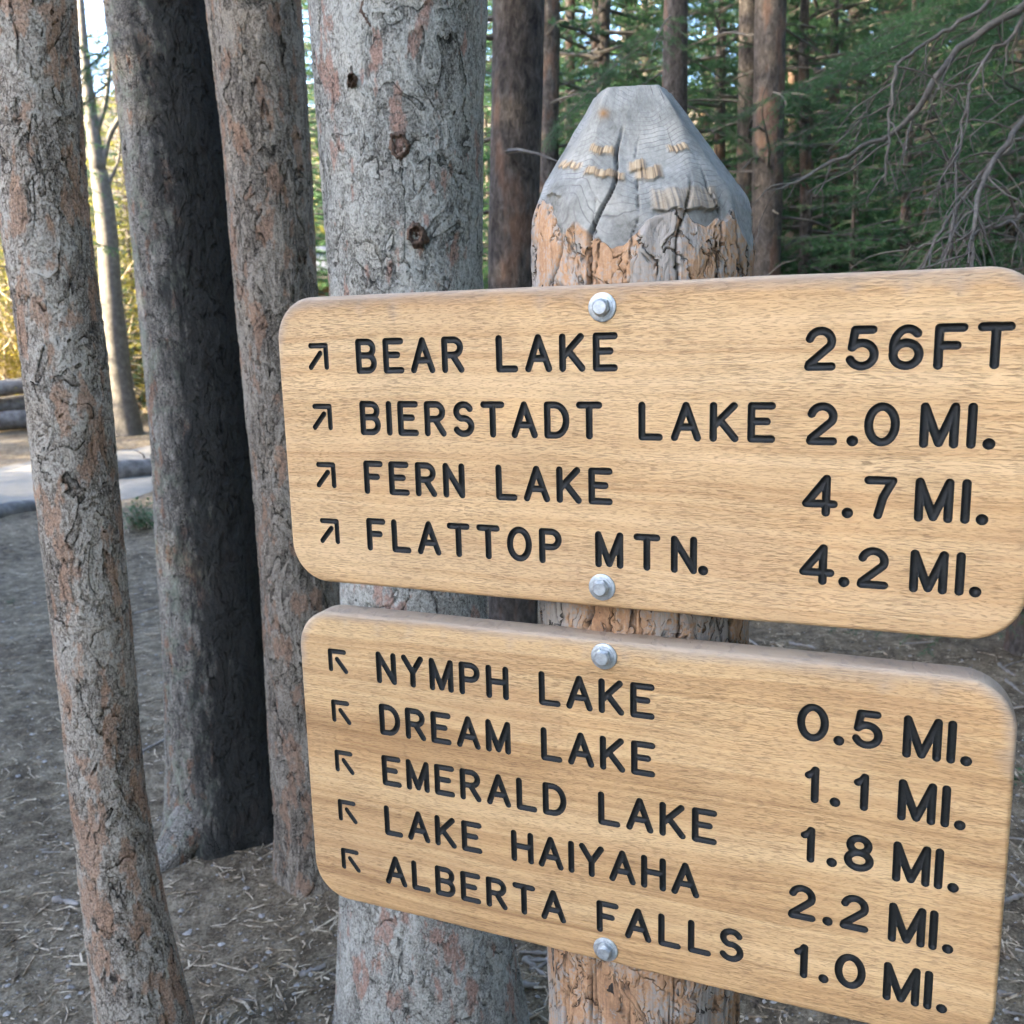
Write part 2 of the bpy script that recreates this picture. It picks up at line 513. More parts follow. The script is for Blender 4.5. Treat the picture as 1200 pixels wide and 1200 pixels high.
def post_mat():
    """weathered log: silver-grey axe-cut head, orange-brown scaly bark and bare wood below"""
    s = NT('post_log')
    v = s.attr('bk')
    hewn = s.attr('hewn', 'Fac')
    fib = s.attr('fibre', 'Fac')
    crack = s.attr('crack', 'Fac')
    fine = s.noise(v, 240, 4, 0.65)
    # --- lower bark
    wv = s.warp(s.warp(v, 18, 0.035), 90, 0.008)
    n1 = s.m('MULTIPLY', s.noise(s.map(wv, (1, 1, 0.36)), 24, 3, 0.55, 0.8), 6.0)
    fr = s.m('FRACT', n1)
    cid = s.n('ShaderNodeTexWhiteNoise', {'W': s.m('FLOOR', n1)}, noise_dimensions='1D').outputs['Value']
    fr2 = s.m('FRACT', s.m('MULTIPLY', s.noise(s.map(wv, (1, 1, 0.3), (4, 1, 2)), 70, 2, 0.5, 0.6), 5.0))
    big = s.noise(s.map(v, (1, 1, 0.5)), 15, 4, 0.65)
    tt = s.m('ADD', s.m('MULTIPLY', big, 0.7), s.m('ADD', s.m('MULTIPLY', cid, 0.34), s.m('MULTIPLY', s.m('ADD', fine, s.m('MULTIPLY', fr2, 0.25)), 0.28)))
    bcol = s.ramp(tt, [(0.46, (0.040, 0.034, 0.029)), (0.54, (0.19, 0.165, 0.14)), (0.60, (0.26, 0.23, 0.195)), (0.64, (0.27, 0.150, 0.08)), (0.76, (0.42, 0.25, 0.135)), (0.84, (0.33, 0.30, 0.26))])
    fibr = s.noise(s.map(v, (1, 1, 0.04)), 330, 3, 0.6)
    bcol = s.mix(s.mr(fibr, 0.45, 0.7, 0, 0.25), bcol, (0.10, 0.07, 0.048))
    ec = s.m('MULTIPLY', s.mr(fr, 0.0, 0.22, 1, 0), s.mr(s.noise(v, 30, 3), 0.36, 0.54))
    ec = s.m('MAXIMUM', ec, s.m('MULTIPLY', s.m('MULTIPLY', s.mr(fr2, 0.0, 0.2, 1, 0), s.mr(s.noise(v, 44, 2), 0.48, 0.6)), 0.7))
    bcol = s.mix(s.m('MULTIPLY', ec, 0.9), bcol, (0.018, 0.015, 0.013))
    bh = s.m('SUBTRACT', s.m('ADD', s.m('MULTIPLY', fr, 0.5), s.m('ADD', s.m('MULTIPLY', big, 0.9), s.m('MULTIPLY', fine, 0.2))), s.m('MULTIPLY', ec, 0.9))
    bh = s.m('ADD', bh, s.m('MULTIPLY', fibr, 0.25))
    # --- hewn head: growth rings show as arcs on the slanting cuts
    pv = s.attr('pos')
    sp = s.n('ShaderNodeSeparateXYZ', {0: s.warp(pv, 9, 0.012)})
    rr = s.m('SQRT', s.m('ADD', s.m('MULTIPLY', sp.outputs[0], sp.outputs[0]), s.m('MULTIPLY', sp.outputs[1], sp.outputs[1])))
    ring = s.m('ABSOLUTE', s.m('SINE', s.m('MULTIPLY', rr, 1150)))
    rl = s.mr(ring, 0.0, 0.35, 1, 0)
    rl = s.m('MULTIPLY', rl, s.mr(s.noise(pv, 30, 3), 0.38, 0.6))
    hb = s.noise(pv, 16, 4, 0.65)
    hcol = s.ramp(s.m('ADD', s.m('MULTIPLY', hb, 0.75), s.m('MULTIPLY', fine, 0.3)), [(0.36, (0.11, 0.109, 0.096)), (0.55, (0.245, 0.245, 0.222)), (0.74, (0.40, 0.395, 0.355))])
    hcol = s.mix(s.m('MULTIPLY', rl, 0.7), hcol, (0.085, 0.08, 0.078))
    # small check lines along the grain
    chk = s.noise(s.map(v, (1, 1, 0.10)), 95, 3, 0.7)
    hcol = s.mix(s.mr(chk, 0.66, 0.72, 0, 0.75), hcol, (0.035, 0.03, 0.028))
    fs = s.noise(s.map(v, (1, 1, 0.05)), 300, 2, 0.6)
    fcol = s.ramp(fs, [(0.38, (0.10, 0.06, 0.03)), (0.5, (0.36, 0.24, 0.12)), (0.65, (0.56, 0.42, 0.25))])
    hcol = s.mix(fib, hcol, fcol)
    kd = s.attr('knot', 'Fac')
    hcol = s.mix(kd, hcol, s.mix(s.noise(pv, 120, 3), (0.10, 0.05, 0.02), (0.33, 0.18, 0.07)))
    hm = s.mr(hewn, 0.4, 0.6)
    col = s.mix(hm, bcol, hcol)
    col = s.mix(s.m('MULTIPLY', crack, 0.96), col, (0.012, 0.010, 0.009))
    hh = s.m('ADD', s.m('MULTIPLY', rl, -0.06), s.m('ADD', s.m('MULTIPLY', fine, 0.10), s.m('MULTIPLY', fs, s.m('MULTIPLY', fib, 0.3))))
    hh = s.m('ADD', hh, 0.45)
    h = s.n('ShaderNodeMix', {0: hm, 2: bh, 3: hh}, data_type='FLOAT').outputs[0]
    s.bsdf(col, 0.8, **{'Specular IOR Level': 0.3})
    s.disp(h, 0.0032, 0.7)
    return s.mat


M_post = post_mat()


def plain(name, a, b, scale=20, rough=0.8):
    s = NT(name)
    v = s.obj()
    g = s.noise(v, scale, 4, 0.6)
    s.bsdf(s.ramp(g, [(0.3, a), (0.7, b)]), rough, s.bump(g, 0.006, 0.5))
    return s.mat


M_roof = plain('kiosk_roof_metal', (0.22, 0.22, 0.25), (0.34, 0.34, 0.38), 8)
M_brown = plain('kiosk_timber', (0.13, 0.055, 0.025), (0.24, 0.11, 0.05), 14)
M_log = plain('log_bark_grey', (0.07, 0.06, 0.052), (0.27, 0.245, 0.22), 9, 0.9)
M_cut = plain('log_cut_end', (0.26, 0.21, 0.15), (0.44, 0.37, 0.28), 30, 0.9)

# ------------------------------------------------------------------ ground and trail


def spaced(lo, hi, c, d0, grow):
    out = [c]
    x, d = c, d0
    while x < hi:
        x += d
        d = max(d0, (abs(x - c) - 2.2) * grow)
        out.append(x)
    x, d = c, d0
    while x > lo:
        x -= d
        d = max(d0, (abs(x - c) - 2.2) * grow)
        out.insert(0, x)
    return np.array(out)


gx = spaced(-260, 260, 0, 0.026, 0.06)
gy = spaced(-120, 300, 2.8, 0.026, 0.06)
GX, GY = np.meshgrid(gx, gy)
gv = np.stack([GX.ravel(), GY.ravel(), gz(GX.ravel(), GY.ravel())], -1)
nx, ny = len(gx), len(gy)
ii = np.arange(nx * ny).reshape(ny, nx)
gf = np.stack([ii[:-1, :-1].ravel(), ii[:-1, 1:].ravel(), ii[1:, 1:].ravel(), ii[1:, :-1].ravel()], -1)
ground = mesh_obj('ground', gv, gf, M_ground)
ground['kind'] = 'structure'


def G(px, py):
    """where the pixel's line of sight meets the ground"""
    d = ray(px, py)
    z = 0.0
    for _ in range(12):
        t = (z - CAM[2]) / d[2]
        q = CAM + d * t
        z = float(gz(q[0], q[1]))
    return np.array([q[0], q[1], z])


# trail: pale trodden gravel running from the left to behind the trees
near_e = [(-11.0, 6.2), (-6.3, 7.4), (-4.6, 8.5), (-3.75, 9.3), (-2.9, 11.2), (-1.2, 13.4), (2.5, 15.5), (9, 16.8)]
far_e = [(-11.0, 10.2), (-7.6, 11.2), (-6.3, 12.2), (-5.6, 13.2), (-4.3, 15.2), (-2.2, 17.0), (2.0, 18.6), (9, 19.6)]


def smooth_line(pts, n):
    pts = np.array(pts, float)
    t = np.linspace(0, len(pts) - 1, n)
    i = np.clip(t.astype(int), 0, len(pts) - 2)
    f = (t - i)[:, None]
    p0 = pts[np.clip(i - 1, 0, None)]
    p1 = pts[i]
    p2 = pts[i + 1]
    p3 = pts[np.clip(i + 2, None, len(pts) - 1)]
    return 0.5 * (2 * p1 + (p2 - p0) * f + (2 * p0 - 5 * p1 + 4 * p2 - p3) * f ** 2 + (3 * p1 - p0 - 3 * p2 + p3) * f ** 3)


a_, b_ = smooth_line(near_e, 160), smooth_line(far_e, 160)
K = 24
tv = []
for i in range(160):
    for k in range(K):
        q = a_[i] + (b_[i] - a_[i]) * k / (K - 1)
        e = min(k, K - 1 - k) / (K - 1)
        q = q + 0.10 * np.array([fbm(np.array([i * 0.11, k * 0.0, 3.0])), fbm(np.array([i * 0.13, 7.0, k * 0.0]))]) * (1 if k in (0, K - 1) else 0.3)
        tv.append([q[0], q[1], float(gz(q[0], q[1])) + (0.012 if e > 0 else -0.02) + 0.03 * min(1, e * 6)])
ti = np.arange(160 * K).reshape(160, K)
tf = np.stack([ti[:-1, :-1].ravel(), ti[1:, :-1].ravel(), ti[1:, 1:].ravel(), ti[:-1, 1:].ravel()], -1)
trail = mesh_obj('path', tv, tf, M_path)
trail['kind'] = 'structure'

# ------------------------------------------------------------------ the trail sign
S = 0.92
YAW = -0.403666
E_ = np.array([math.cos(YAW), math.sin(YAW), 0])
N_ = np.array([-math.sin(YAW), math.cos(YAW), 0])           # away from the viewer
ORG = CAM + np.array([0.08984, 0.92, -0.17748])             # sign plane: u = 0, v = 0
THICK = 0.036
RPOST = 0.117
axis_xy = (ORG + N_ * (THICK + RPOST - 0.010))[:2]
base_z = float(gz(*axis_xy))
sign = empty('trail_sign', (axis_xy[0], axis_xy[1], base_z))
tag(sign, 'wooden trail sign with two routed boards bolted to a log post with axe-cut top', 'sign')
sign_inv = Matrix.Translation(sign.location).inverted()

# --- stroke font: centre lines in a box of height 1


def arc(cx, cy, rx, ry, a0, a1, n=14):
    t = np.radians(np.linspace(a0, a1, n))
    return [(cx + rx * math.cos(x), cy + ry * math.sin(x)) for x in t]


FONT = {
    'A': (0.72, [[(0, 0), (0.36, 1), (0.72, 0)], [(0.12, 0.33), (0.60, 0.33)]]),
    'B': (0.62, [[(0, 0), (0, 1), (0.36, 1)] + arc(0.36, 0.765, 0.235, 0.235, 90, -90)[1:] + [(0, 0.53)], [(0.36, 0.53)] + arc(0.355, 0.265, 0.265, 0.265, 90, -90)[1:] + [(0, 0)]]),
    'D': (0.66, [[(0, 0), (0, 1), (0.28, 1)] + arc(0.26, 0.5, 0.40, 0.5, 85, -85) + [(0, 0)]]),
    'E': (0.60, [[(0.60, 1), (0, 1), (0, 0), (0.60, 0)], [(0, 0.53), (0.46, 0.53)]]),
    'F': (0.56, [[(0.58, 1), (0, 1), (0, 0)], [(0, 0.53), (0.44, 0.53)]]),
    'H': (0.64, [[(0, 0), (0, 1)], [(0.64, 0), (0.64, 1)], [(0, 0.52), (0.64, 0.52)]]),
    'I': (0.0, [[(0, 0), (0, 1)]]),
    'K': (0.66, [[(0, 0), (0, 1)], [(0.62, 1), (0, 0.36)], [(0.2, 0.56), (0.66, 0)]]),
    'L': (0.56, [[(0, 1), (0, 0), (0.56, 0)]]),
    'M': (0.74, [[(0, 0), (0, 1), (0.37, 0.03), (0.74, 1), (0.74, 0)]]),
    'N': (0.62, [[(0, 0), (0, 1), (0.62, 0), (0.62, 1)]]),
    'O': (0.70, [arc(0.35, 0.5, 0.35, 0.5, 0, 360, 40)]),
    'P': (0.60, [[(0, 0), (0, 1), (0.33, 1)] + arc(0.33, 0.735, 0.265, 0.265, 88, -88) + [(0, 0.47)]]),
    'R': (0.62, [[(0, 0), (0, 1), (0.33, 1)] + arc(0.33, 0.745, 0.265, 0.255, 88, -88) + [(0, 0.49)], [(0.30, 0.49), (0.62, 0)]]),
    'S': (0.62, [arc(0.32, 0.755, 0.27, 0.245, 25, 250, 18) + arc(0.31, 0.265, 0.30, 0.265, 80, -150, 20)]),
    'T': (0.66, [[(0, 1), (0.66, 1)], [(0.33, 1), (0.33, 0)]]),
    'Y': (0.68, [[(0, 1), (0.34, 0.46), (0.68, 1)], [(0.34, 0.46), (0.34, 0)]]),
    '0': (0.70, [arc(0.35, 0.5, 0.35, 0.5, 0, 360, 40)]),
    '1': (0.20, [[(0, 0.80), (0.13, 0.88), (0.20, 1), (0.20, 0)]]),
    '2': (0.62, [arc(0.31, 0.71, 0.30, 0.29, 165, -28, 16) + [(0.02, 0.08), (0.0, 0.0), (0.62, 0)]]),
    '4': (0.76, [[(0.76, 0.26), (0, 0.26), (0.55, 1), (0.55, 0)]]),
    '5': (0.64, [[(0.58, 1), (0.12, 1), (0.05, 0.52)] + arc(0.31, 0.32, 0.33, 0.32, 128, -155, 22)]),
    '6': (0.66, [arc(0.33, 0.31, 0.33, 0.31, 0, 360, 36), arc(0.36, 0.5, 0.36, 0.5, 48, 195, 18)]),
    '7': (0.64, [[(0, 1), (0.64, 1), (0.40, 0.52), (0.28, 0)]]),
    '8': (0.64, [arc(0.32, 0.76, 0.265, 0.24, 0, 360, 30), arc(0.32, 0.26, 0.32, 0.26, 0, 360, 32)]),
    '.': (0.0, [[(0, 0), (0, 0.0001)]]),
    'ne': (0.85, [[(0.05, 1), (0.88, 1), (0.88, 0)], [(0.0, 0.0), (0.56, 0.64)]]),
    'nw': (0.85, [[(0.82, 1), (0.0, 1), (0.0, 0.05)], [(0.40, 0.60), (0.88, 0.0)]]),
}


def seg_dist(q, segs):
    d = np.full(len(q), 1e9)
    for a, b in segs:
        ab = b - a
        t = np.clip(((q - a) @ ab) / max(ab @ ab, 1e-12), 0, 1)
        d = np.minimum(d, np.hypot(*(q - a - t[:, None] * ab).T))
    return d


def contours(D, x0, y0, h):
    """closed loops of the zero level of grid D, by marching squares"""
    ny_, nx_ = D.shape
    nxt = {}
    pos = {}

    def cut(i0, j0, i1, j1):
        k = (min(i0, i1), min(j0, j1), i0 != i1)
        a, b = D[j0, i0], D[j1, i1]
        t = a / (a - b)
        pos[k] = (x0 + h * (i0 + (i1 - i0) * t), y0 + h * (j0 + (j1 - j0) * t))
        return k
    js, is_ = np.where((np.minimum.reduce([D[:-1, :-1], D[1:, :-1], D[:-1, 1:], D[1:, 1:]]) < 0) &
                       (np.maximum.reduce([D[:-1, :-1], D[1:, :-1], D[:-1, 1:], D[1:, 1:]]) >= 0))
    for j, i in zip(js.tolist(), is_.tolist()):
        cs = [(i, j), (i + 1, j), (i + 1, j + 1), (i, j + 1)]
        ins = [D[c[1], c[0]] < 0 for c in cs]
        ent, ext = [], []
        for e in range(4):
            a, b = cs[e], cs[(e + 1) % 4]
            if ins[e] != ins[(e + 1) % 4]:
                (ext if ins[e] else ent).append(cut(*a, *b))
        for x, y in zip(ext, ent):
            nxt[x] = y
    loops = []
    while nxt:
        k0 = next(iter(nxt))
        lp = []
        k = k0
        while k in nxt:
            lp.append(pos[k])
            k = nxt.pop(k)
        if len(lp) > 6:
            loops.append(np.array(lp))
    return loops


glyphs = {}


def glyph(ch, hgt, rad):
    """mesh and outline (metres) of one routed, round-bottomed character; origin at its lower left centre-line corner"""
    key = (ch, round(hgt, 5), round(rad, 5))
    if key in glyphs:
        return glyphs[key]
    wd, st = FONT[ch]
    segs = []
    for poly in st:
        q = np.array(poly) * hgt
        segs += [(q[i], q[i + 1]) for i in range(len(q) - 1)]
    h = 0.00042
    m_ = rad + 3 * h
    xs = np.arange(-m_, wd * hgt + m_ + h, h) + 1.1e-5
    ys = np.arange(-m_, hgt + m_ + h, h) + 0.7e-5
    X, Y = np.meshgrid(xs, ys)
    q = np.stack([X.ravel(), Y.ravel()], -1)
    D = seg_dist(q, segs) - rad
    loops = []
    for lp in contours(D.reshape(X.shape), xs[0], ys[0], h):
        d = np.r_[0, np.cumsum(np.hypot(*np.diff(np.vstack([lp, lp[:1]]), axis=0).T))]
        n = max(8, int(d[-1] / 0.00075))
        tt = np.linspace(0, d[-1], n, endpoint=False)
        cl = np.vstack([lp, lp[:1]])
        loops.append(np.stack([np.interp(tt, d, cl[:, 0]), np.interp(tt, d, cl[:, 1])], -1))
    pts, edges = [], []
    for lp in loops:
        b = len(pts)
        pts += [tuple(p) for p in lp]
        edges += [(b + i, b + (i + 1) % len(lp)) for i in range(len(lp))]
    gi = np.arange(0, len(xs), 2)
    gj = np.arange(0, len(ys), 2)
    DD = D.reshape(X.shape)[np.ix_(gj, gi)]
    jj, ik = np.where(DD < -0.00045)
    pts += [(xs[gi[i]], ys[gj[j]]) for j, i in zip(jj, ik)]
    r = delaunay_2d_cdt([Vector((p[0] * 1000, p[1] * 1000)) for p in pts], edges, [], 0, 1e-4)
    V = np.array([(v[0] / 1000, v[1] / 1000) for v in r[0]])
    T = np.array([f for f in r[2]])
    cen = V[T].mean(1)
    T = T[seg_dist(cen, segs) - rad < 0]
    din = np.clip(-(seg_dist(V, segs) - rad), 0, rad)
    dep = np.sqrt(np.clip(rad ** 2 - (rad - din) ** 2, 0, None)) * 1.05
    V3 = np.column_stack([V, -dep])
    a, b, c = V3[T[:, 0]], V3[T[:, 1]], V3[T[:, 2]]
    flip = np.cross(b - a, c - a)[:, 2] < 0
    T[flip] = T[flip][:, ::-1]
    nm = 'arrow' if ch in ('ne', 'nw') else 'letter'
    o = mesh_obj(nm, V3, T, M_paint)
    me = o.data
    bpy.data.objects.remove(o)
    glyphs[key] = (me, loops, segs, wd * hgt)
    return glyphs[key]


def word(txt, u0, u1, top, cap, rad):
    """characters of a word spread between its two ends; top = upper edge of the capitals"""
    hgt = cap - 2 * rad
    ws = [FONT[c][0] * hgt + 2 * rad for c in txt]
    gap = (u1 - u0 - sum(ws)) / (len(txt) - 1) if len(txt) > 1 else 0
    out, x = [], u0
    sx = 1.0
    for c, wd in zip(txt, ws):
        out.append((c, x + rad, top - cap + rad, hgt, rad))
        x += wd + gap
    if len(txt) == 1:
        out = [(txt, (u0 + u1) / 2 - FONT[txt][0] * hgt / 2, top - cap + rad, hgt, rad)]
    return out


RL, RN, RD = 0.0035, 0.0037, 0.0049


def row(top, words, nums, arrow, cap=0.0370, ncap=0.0382, micap=0.0388):
    out = [(arrow, -0.3310, top - 0.0034 - 0.0292 + 0.0033, 0.0230, 0.0030)]
    for wd, a, b in words:
        out += word(wd, a, b, top, cap, RL)
    for wd, a, b in nums:
        if wd == '.':
            out.append(('.', (a + b) / 2, top - (micap if a > 0.3 else ncap if a > 0.15 else cap) + RD * 0.9, 0.001, RD))
        else:
            out += word(wd, a, b, top, micap if wd == 'MI' else ncap, RN)
    return out


upper = (row(0.1739, [('BEAR', -0.2735, -0.1456), ('LAKE', -0.1105, 0.0159)], [('256FT', 0.1861, 0.3501)], 'ne')
         + row(0.1084, [('BIERSTADT', -0.2726, 0.0), ('LAKE', 0.0357, 0.1629)],
               [('2', 0.1895, 0.2161), ('.', 0.2286, 0.2286), ('0', 0.2369, 0.2676), ('MI', 0.2824, 0.3263), ('.', 0.3361, 0.3361)], 'ne')
         + row(0.0440, [('FERN', -0.2719, -0.15), ('LAKE', -0.1149, 0.0098)],
               [('4', 0.188, 0.2184), ('.', 0.2268, 0.2268), ('7', 0.2398, 0.267), ('MI', 0.2814, 0.3253), ('.', 0.3347, 0.3347)], 'ne')
         + row(-0.0195, [('FLATTOP', -0.2724, -0.0438), ('MTN', -0.0089, 0.0931)],
               [('.', 0.0989, 0.0989), ('4', 0.1875, 0.2174), ('.', 0.2262, 0.2262), ('2', 0.2369, 0.2635), ('MI', 0.2804, 0.3243), ('.', 0.3331, 0.3331)], 'ne'))
LK = dict(cap=0.0378, ncap=0.0378, micap=0.0412)
lower = (row(-0.1728, [('NYMPH', -0.2701, -0.1071), ('LAKE', -0.0728, 0.0518)],
             [('0', 0.1889, 0.2183), ('.', 0.2272, 0.2272), ('5', 0.2383, 0.265), ('MI', 0.282, 0.326), ('.', 0.3348, 0.3348)], 'nw', **LK)
         + row(-0.2351, [('DREAM', -0.2697, -0.1066), ('LAKE', -0.0719, 0.0525)],
               [('1', 0.1988, 0.21), ('.', 0.2259, 0.2259), ('1', 0.2426, 0.2544), ('MI', 0.2805, 0.3244), ('.', 0.3331, 0.3331)], 'nw', **LK)
         + row(-0.2976, [('EMERALD', -0.2702, -0.0439), ('LAKE', -0.0089, 0.1156)],
               [('1', 0.1969, 0.2081), ('.', 0.225, 0.225), ('8', 0.2358, 0.2625), ('MI', 0.2788, 0.322), ('.', 0.3309, 0.3309)], 'nw', **LK)
         + row(-0.3605, [('LAKE', -0.2707, -0.1452), ('HAIYAHA', -0.1099, 0.0985)],
               [('2', 0.1863, 0.2119), ('.', 0.2233, 0.2233), ('2', 0.2348, 0.2601), ('MI', 0.2778, 0.3205), ('.', 0.3297, 0.3297)], 'nw', **LK)
         + row(-0.4237, [('ALBERTA', -0.2735, -0.0469), ('FALLS', -0.012, 0.1444)],
               [('1', 0.1936, 0.2058), ('.', 0.2216, 0.2216), ('0', 0.2313, 0.2602), ('MI', 0.2759, 0.3192), ('.', 0.3279, 0.3279)], 'nw', **LK))


def rrect(hw, hh, r, n=12):
    out = []
    for cx, cy, a0 in ((hw - r, hh - r, 0), (-hw + r, hh - r, 90), (-hw + r, -hh + r, 180), (hw - r, -hh + r, 270)):
        for k in range(n + 1):
            a = R(a0 + 90 * k / n)
            out.append((cx + r * math.cos(a), cy + r * math.sin(a)))
    # extra points along the straight runs
    res = []
    for i in range(len(out)):
        a, b = np.array(out[i]), np.array(out[(i + 1) % len(out)])
        L = np.hypot(*(b - a))
        k = max(1, int(L / 0.02))
        res += [tuple(a + (b - a) * j / k) for j in range(k)]
    return np.array(res)


def make_board(v0, v1, hw, chars, mat, label):
    cy, hh = (v0 + v1) / 2, (v1 - v0) / 2
    ro, rc = 0.0050, 0.046
    base = rrect(hw, hh, rc)
    cenr = np.array([0, 0])
    # outward normals of the outline, for insets
    d = np.roll(base, -1, 0) - np.roll(base, 1, 0)
    nrm = np.stack([d[:, 1], -d[:, 0]], -1)
    nrm /= np.linalg.norm(nrm, axis=1)[:, None]
    # slight handworked wobble of the edge
    wob = fbm(np.column_stack([base * 7, np.full(len(base), v0)]), 3, 3) * 0.0012
    outline = lambda ins: base + nrm * (wob - ins)[:, None]
    front = outline(np.full(len(base), ro))
    pts = [tuple(p) for p in front]
    edges = [(i, (i + 1) % len(front)) for i in range(len(front))]
    placed = []
    for ch, u, v, hgt, rad in chars:
        me, loops, segs, wd = glyph(ch, hgt, rad)
        o_ = np.array([u, v - cy])
        for lp in loops:
            b = len(pts)
            pts += [tuple(p + o_) for p in lp]
            edges += [(b + i, b + (i + 1) % len(lp)) for i in range(len(lp))]
        placed.append((me, segs, o_, hgt, rad, wd))
    # interior points: rim mask needs them near the edge
    for k in (0.010, 0.022, 0.045):
        pts += [tuple(p) for p in outline(np.full(len(base), k))[::2]]
    r = delaunay_2d_cdt([Vector((p[0] * 1000, p[1] * 1000)) for p in pts], edges, [], 0, 1e-4)
    V = np.array([(q[0] / 1000, q[1] / 1000) for q in r[0]])
    T = np.array([f for f in r[2]])
    cen = V[T].mean(1)
    keep = np.ones(len(T), bool)
    for me, segs, o_, hgt, rad, wd in placed:
        lo = o_ - rad - 0.001
        hi = o_ + np.array([max(wd, 0.0) + rad + 0.008, hgt + rad + 0.001])
        near = np.where((cen > lo).all(1) & (cen < hi).all(1))[0]
        if len(near):
            keep[near[seg_dist(cen[near] - o_, segs) - rad < 0]] = False
    T = T[keep]
    a, b, c = V[T[:, 0]], V[T[:, 1]], V[T[:, 2]]
    cr = (b[:, 0] - a[:, 0]) * (c[:, 1] - a[:, 1]) - (b[:, 1] - a[:, 1]) * (c[:, 0] - a[:, 0])
    T[cr < 0] = T[cr < 0][:, ::-1]
    Vs = [np.column_stack([V, np.zeros(len(V))])]
    Fs = [tuple(t) for t in T.tolist()]
    nV = len(V)
    n = len(base)
    prev = list(range(n))       # delaunay keeps the first input vertices in order
    rings = [(ro * (1 - math.sin(R(x))), -ro * (1 - math.cos(R(x)))) for x in (18, 36, 54, 72, 90)]
    rings += [(0, -THICK + ro)] + [(ro * (1 - math.cos(R(x))), -THICK + ro * (1 - math.sin(R(x)))) for x in (30, 60, 90)]
    for ins, z in rings:
        q = outline(np.full(n, ins))
        Vs.append(np.column_stack([q, np.full(n, z)]))
        cur = list(range(nV, nV + n))
        Fs += [(prev[i], cur[i], cur[(i + 1) % n], prev[(i + 1) % n]) for i in range(n)]
        prev = cur
        nV += n
    Fs.append(tuple(prev[::-1]))
    Vall = np.vstack(Vs)
    # distance to the outline for the weathered rim
    q = Vall[:, :2]
    ax, ay = np.abs(q[:, 0]) - (hw - rc), np.abs(q[:, 1]) - (hh - rc)
    sdf = np.hypot(np.clip(ax, 0, None), np.clip(ay, 0, None)) + np.minimum(np.maximum(ax, ay), 0) - rc
    rim = np.clip(1 + sdf / 0.020, 0, 1)
    up = np.clip((q[:, 1] / hh), -1, 1)
    rim = rim * np.clip((up - 0.3) * 2.2, 0.32, 1.0) + np.where(Vall[:, 2] < -0.001, 0.15, 0)
    o = mesh_obj('board', Vall, Fs, mat, sign, True, {'rim': rim})
    o['label'] = label
    try:
        o.data.set_sharp_from_angle(angle=R(40))
    except Exception:
        pass
    E3, Z3, T3 = E_, np.array([0, 0, 1.0]), -N_
    loc = ORG + Z3 * cy
    o.matrix_world = sign_inv.inverted() @ (sign_inv @ Matrix(((E3[0], Z3[0], T3[0], loc[0]), (E3[1], Z3[1], T3[1], loc[1]), (E3[2], Z3[2], T3[2], loc[2]), (0, 0, 0, 1))))
    o.matrix_parent_inverse = Matrix()
    o.matrix_basis = sign_inv @ Matrix(((E3[0], Z3[0], T3[0], loc[0]), (E3[1], Z3[1], T3[1], loc[1]), (E3[2], Z3[2], T3[2], loc[2]), (0, 0, 0, 1)))
    for me, segs, o_, hgt, rad, wd in placed:
        l = bpy.data.objects.new(me.name.split('.')[0], me)
        C.objects.link(l)
        l.parent = o
        l.location = (o_[0], o_[1], 0)
    return o


board_up = make_board(-0.0978, 0.2188, 0.3735, upper, M_board_a, 'upper board listing four destinations with arrows pointing up right')
board_lo = make_board(-0.4970, -0.1325, 0.3735, lower, M_board_b, 'lower board listing five destinations with arrows pointing up left')

# --- bolts: hexagon head with a pressed flange on a round washer


def make_bolt(u, v, spin):
    hb = MB()
    prof = [(0.0001, 0.0098), (0.0062, 0.0098), (0.0072, 0.0088), (0.0077, 0.0076)]
    n = 36
    V = []
    Fc = []
    an = np.linspace(0, 2 * np.pi, n, endpoint=False)
    for r_, z_ in prof:
        V += [(r_ * math.cos(a), r_ * math.sin(a), z_) for a in an]

    def hexr(a, r_):
        k = (a + spin) % (math.pi / 3) - math.pi / 6
        return r_ / math.cos(k)
    for rr, z_ in ((0.0079, 0.0072), (0.0079, 0.0026)):
        V += [(hexr(a, rr) * math.cos(a), hexr(a, rr) * math.sin(a), z_) for a in an]
    for r_, z_ in ((0.0103, 0.0024), (0.0105, 0.0018)):
        V += [(r_ * math.cos(a), r_ * math.sin(a), z_) for a in an]
    m = len(V) // n
    for i in range(m - 1):
        Fc += [(i * n + j, (i + 1) * n + j, (i + 1) * n + (j + 1) % n, i * n + (j + 1) % n) for j in range(n)]
    o = mesh_obj('bolt', V, Fc, M_zinc, sign, True)
    o.data.set_sharp_from_angle(angle=R(28))
    wv, wf = [], []
    for r_, z_ in ((0.0060, 0.0018), (0.0128, 0.0018), (0.0136, 0.0013), (0.0137, 0.0001), (0.0137, -0.001)):
        wv += [(r_ * math.cos(a), r_ * math.sin(a), z_) for a in an]
    for i in range(4):
        wf += [(i * n + j, (i + 1) * n + j, (i + 1) * n + (j + 1) % n, i * n + (j + 1) % n) for j in range(n)]
    wo = mesh_obj('washer', wv, wf, M_zinc, o, True)
    wo.data.set_sharp_from_angle(angle=R(35))
    loc = ORG + E_ * u + np.array([0, 0, v])
    o.matrix_basis = sign_inv @ Matrix(((E_[0], 0, -N_[0], loc[0]), (E_[1], 0, -N_[1], loc[1]), (0, 1, 0, loc[2]), (0, 0, 0, 1)))
    return o


for u, v, sp in ((0.001, 0.1972, 0.3), (-0.002, -0.0766, 0.9), (-0.0006, -0.1489, 0.15), (-0.002, -0.4806, 0.6)):
    make_bolt(u, v, sp)


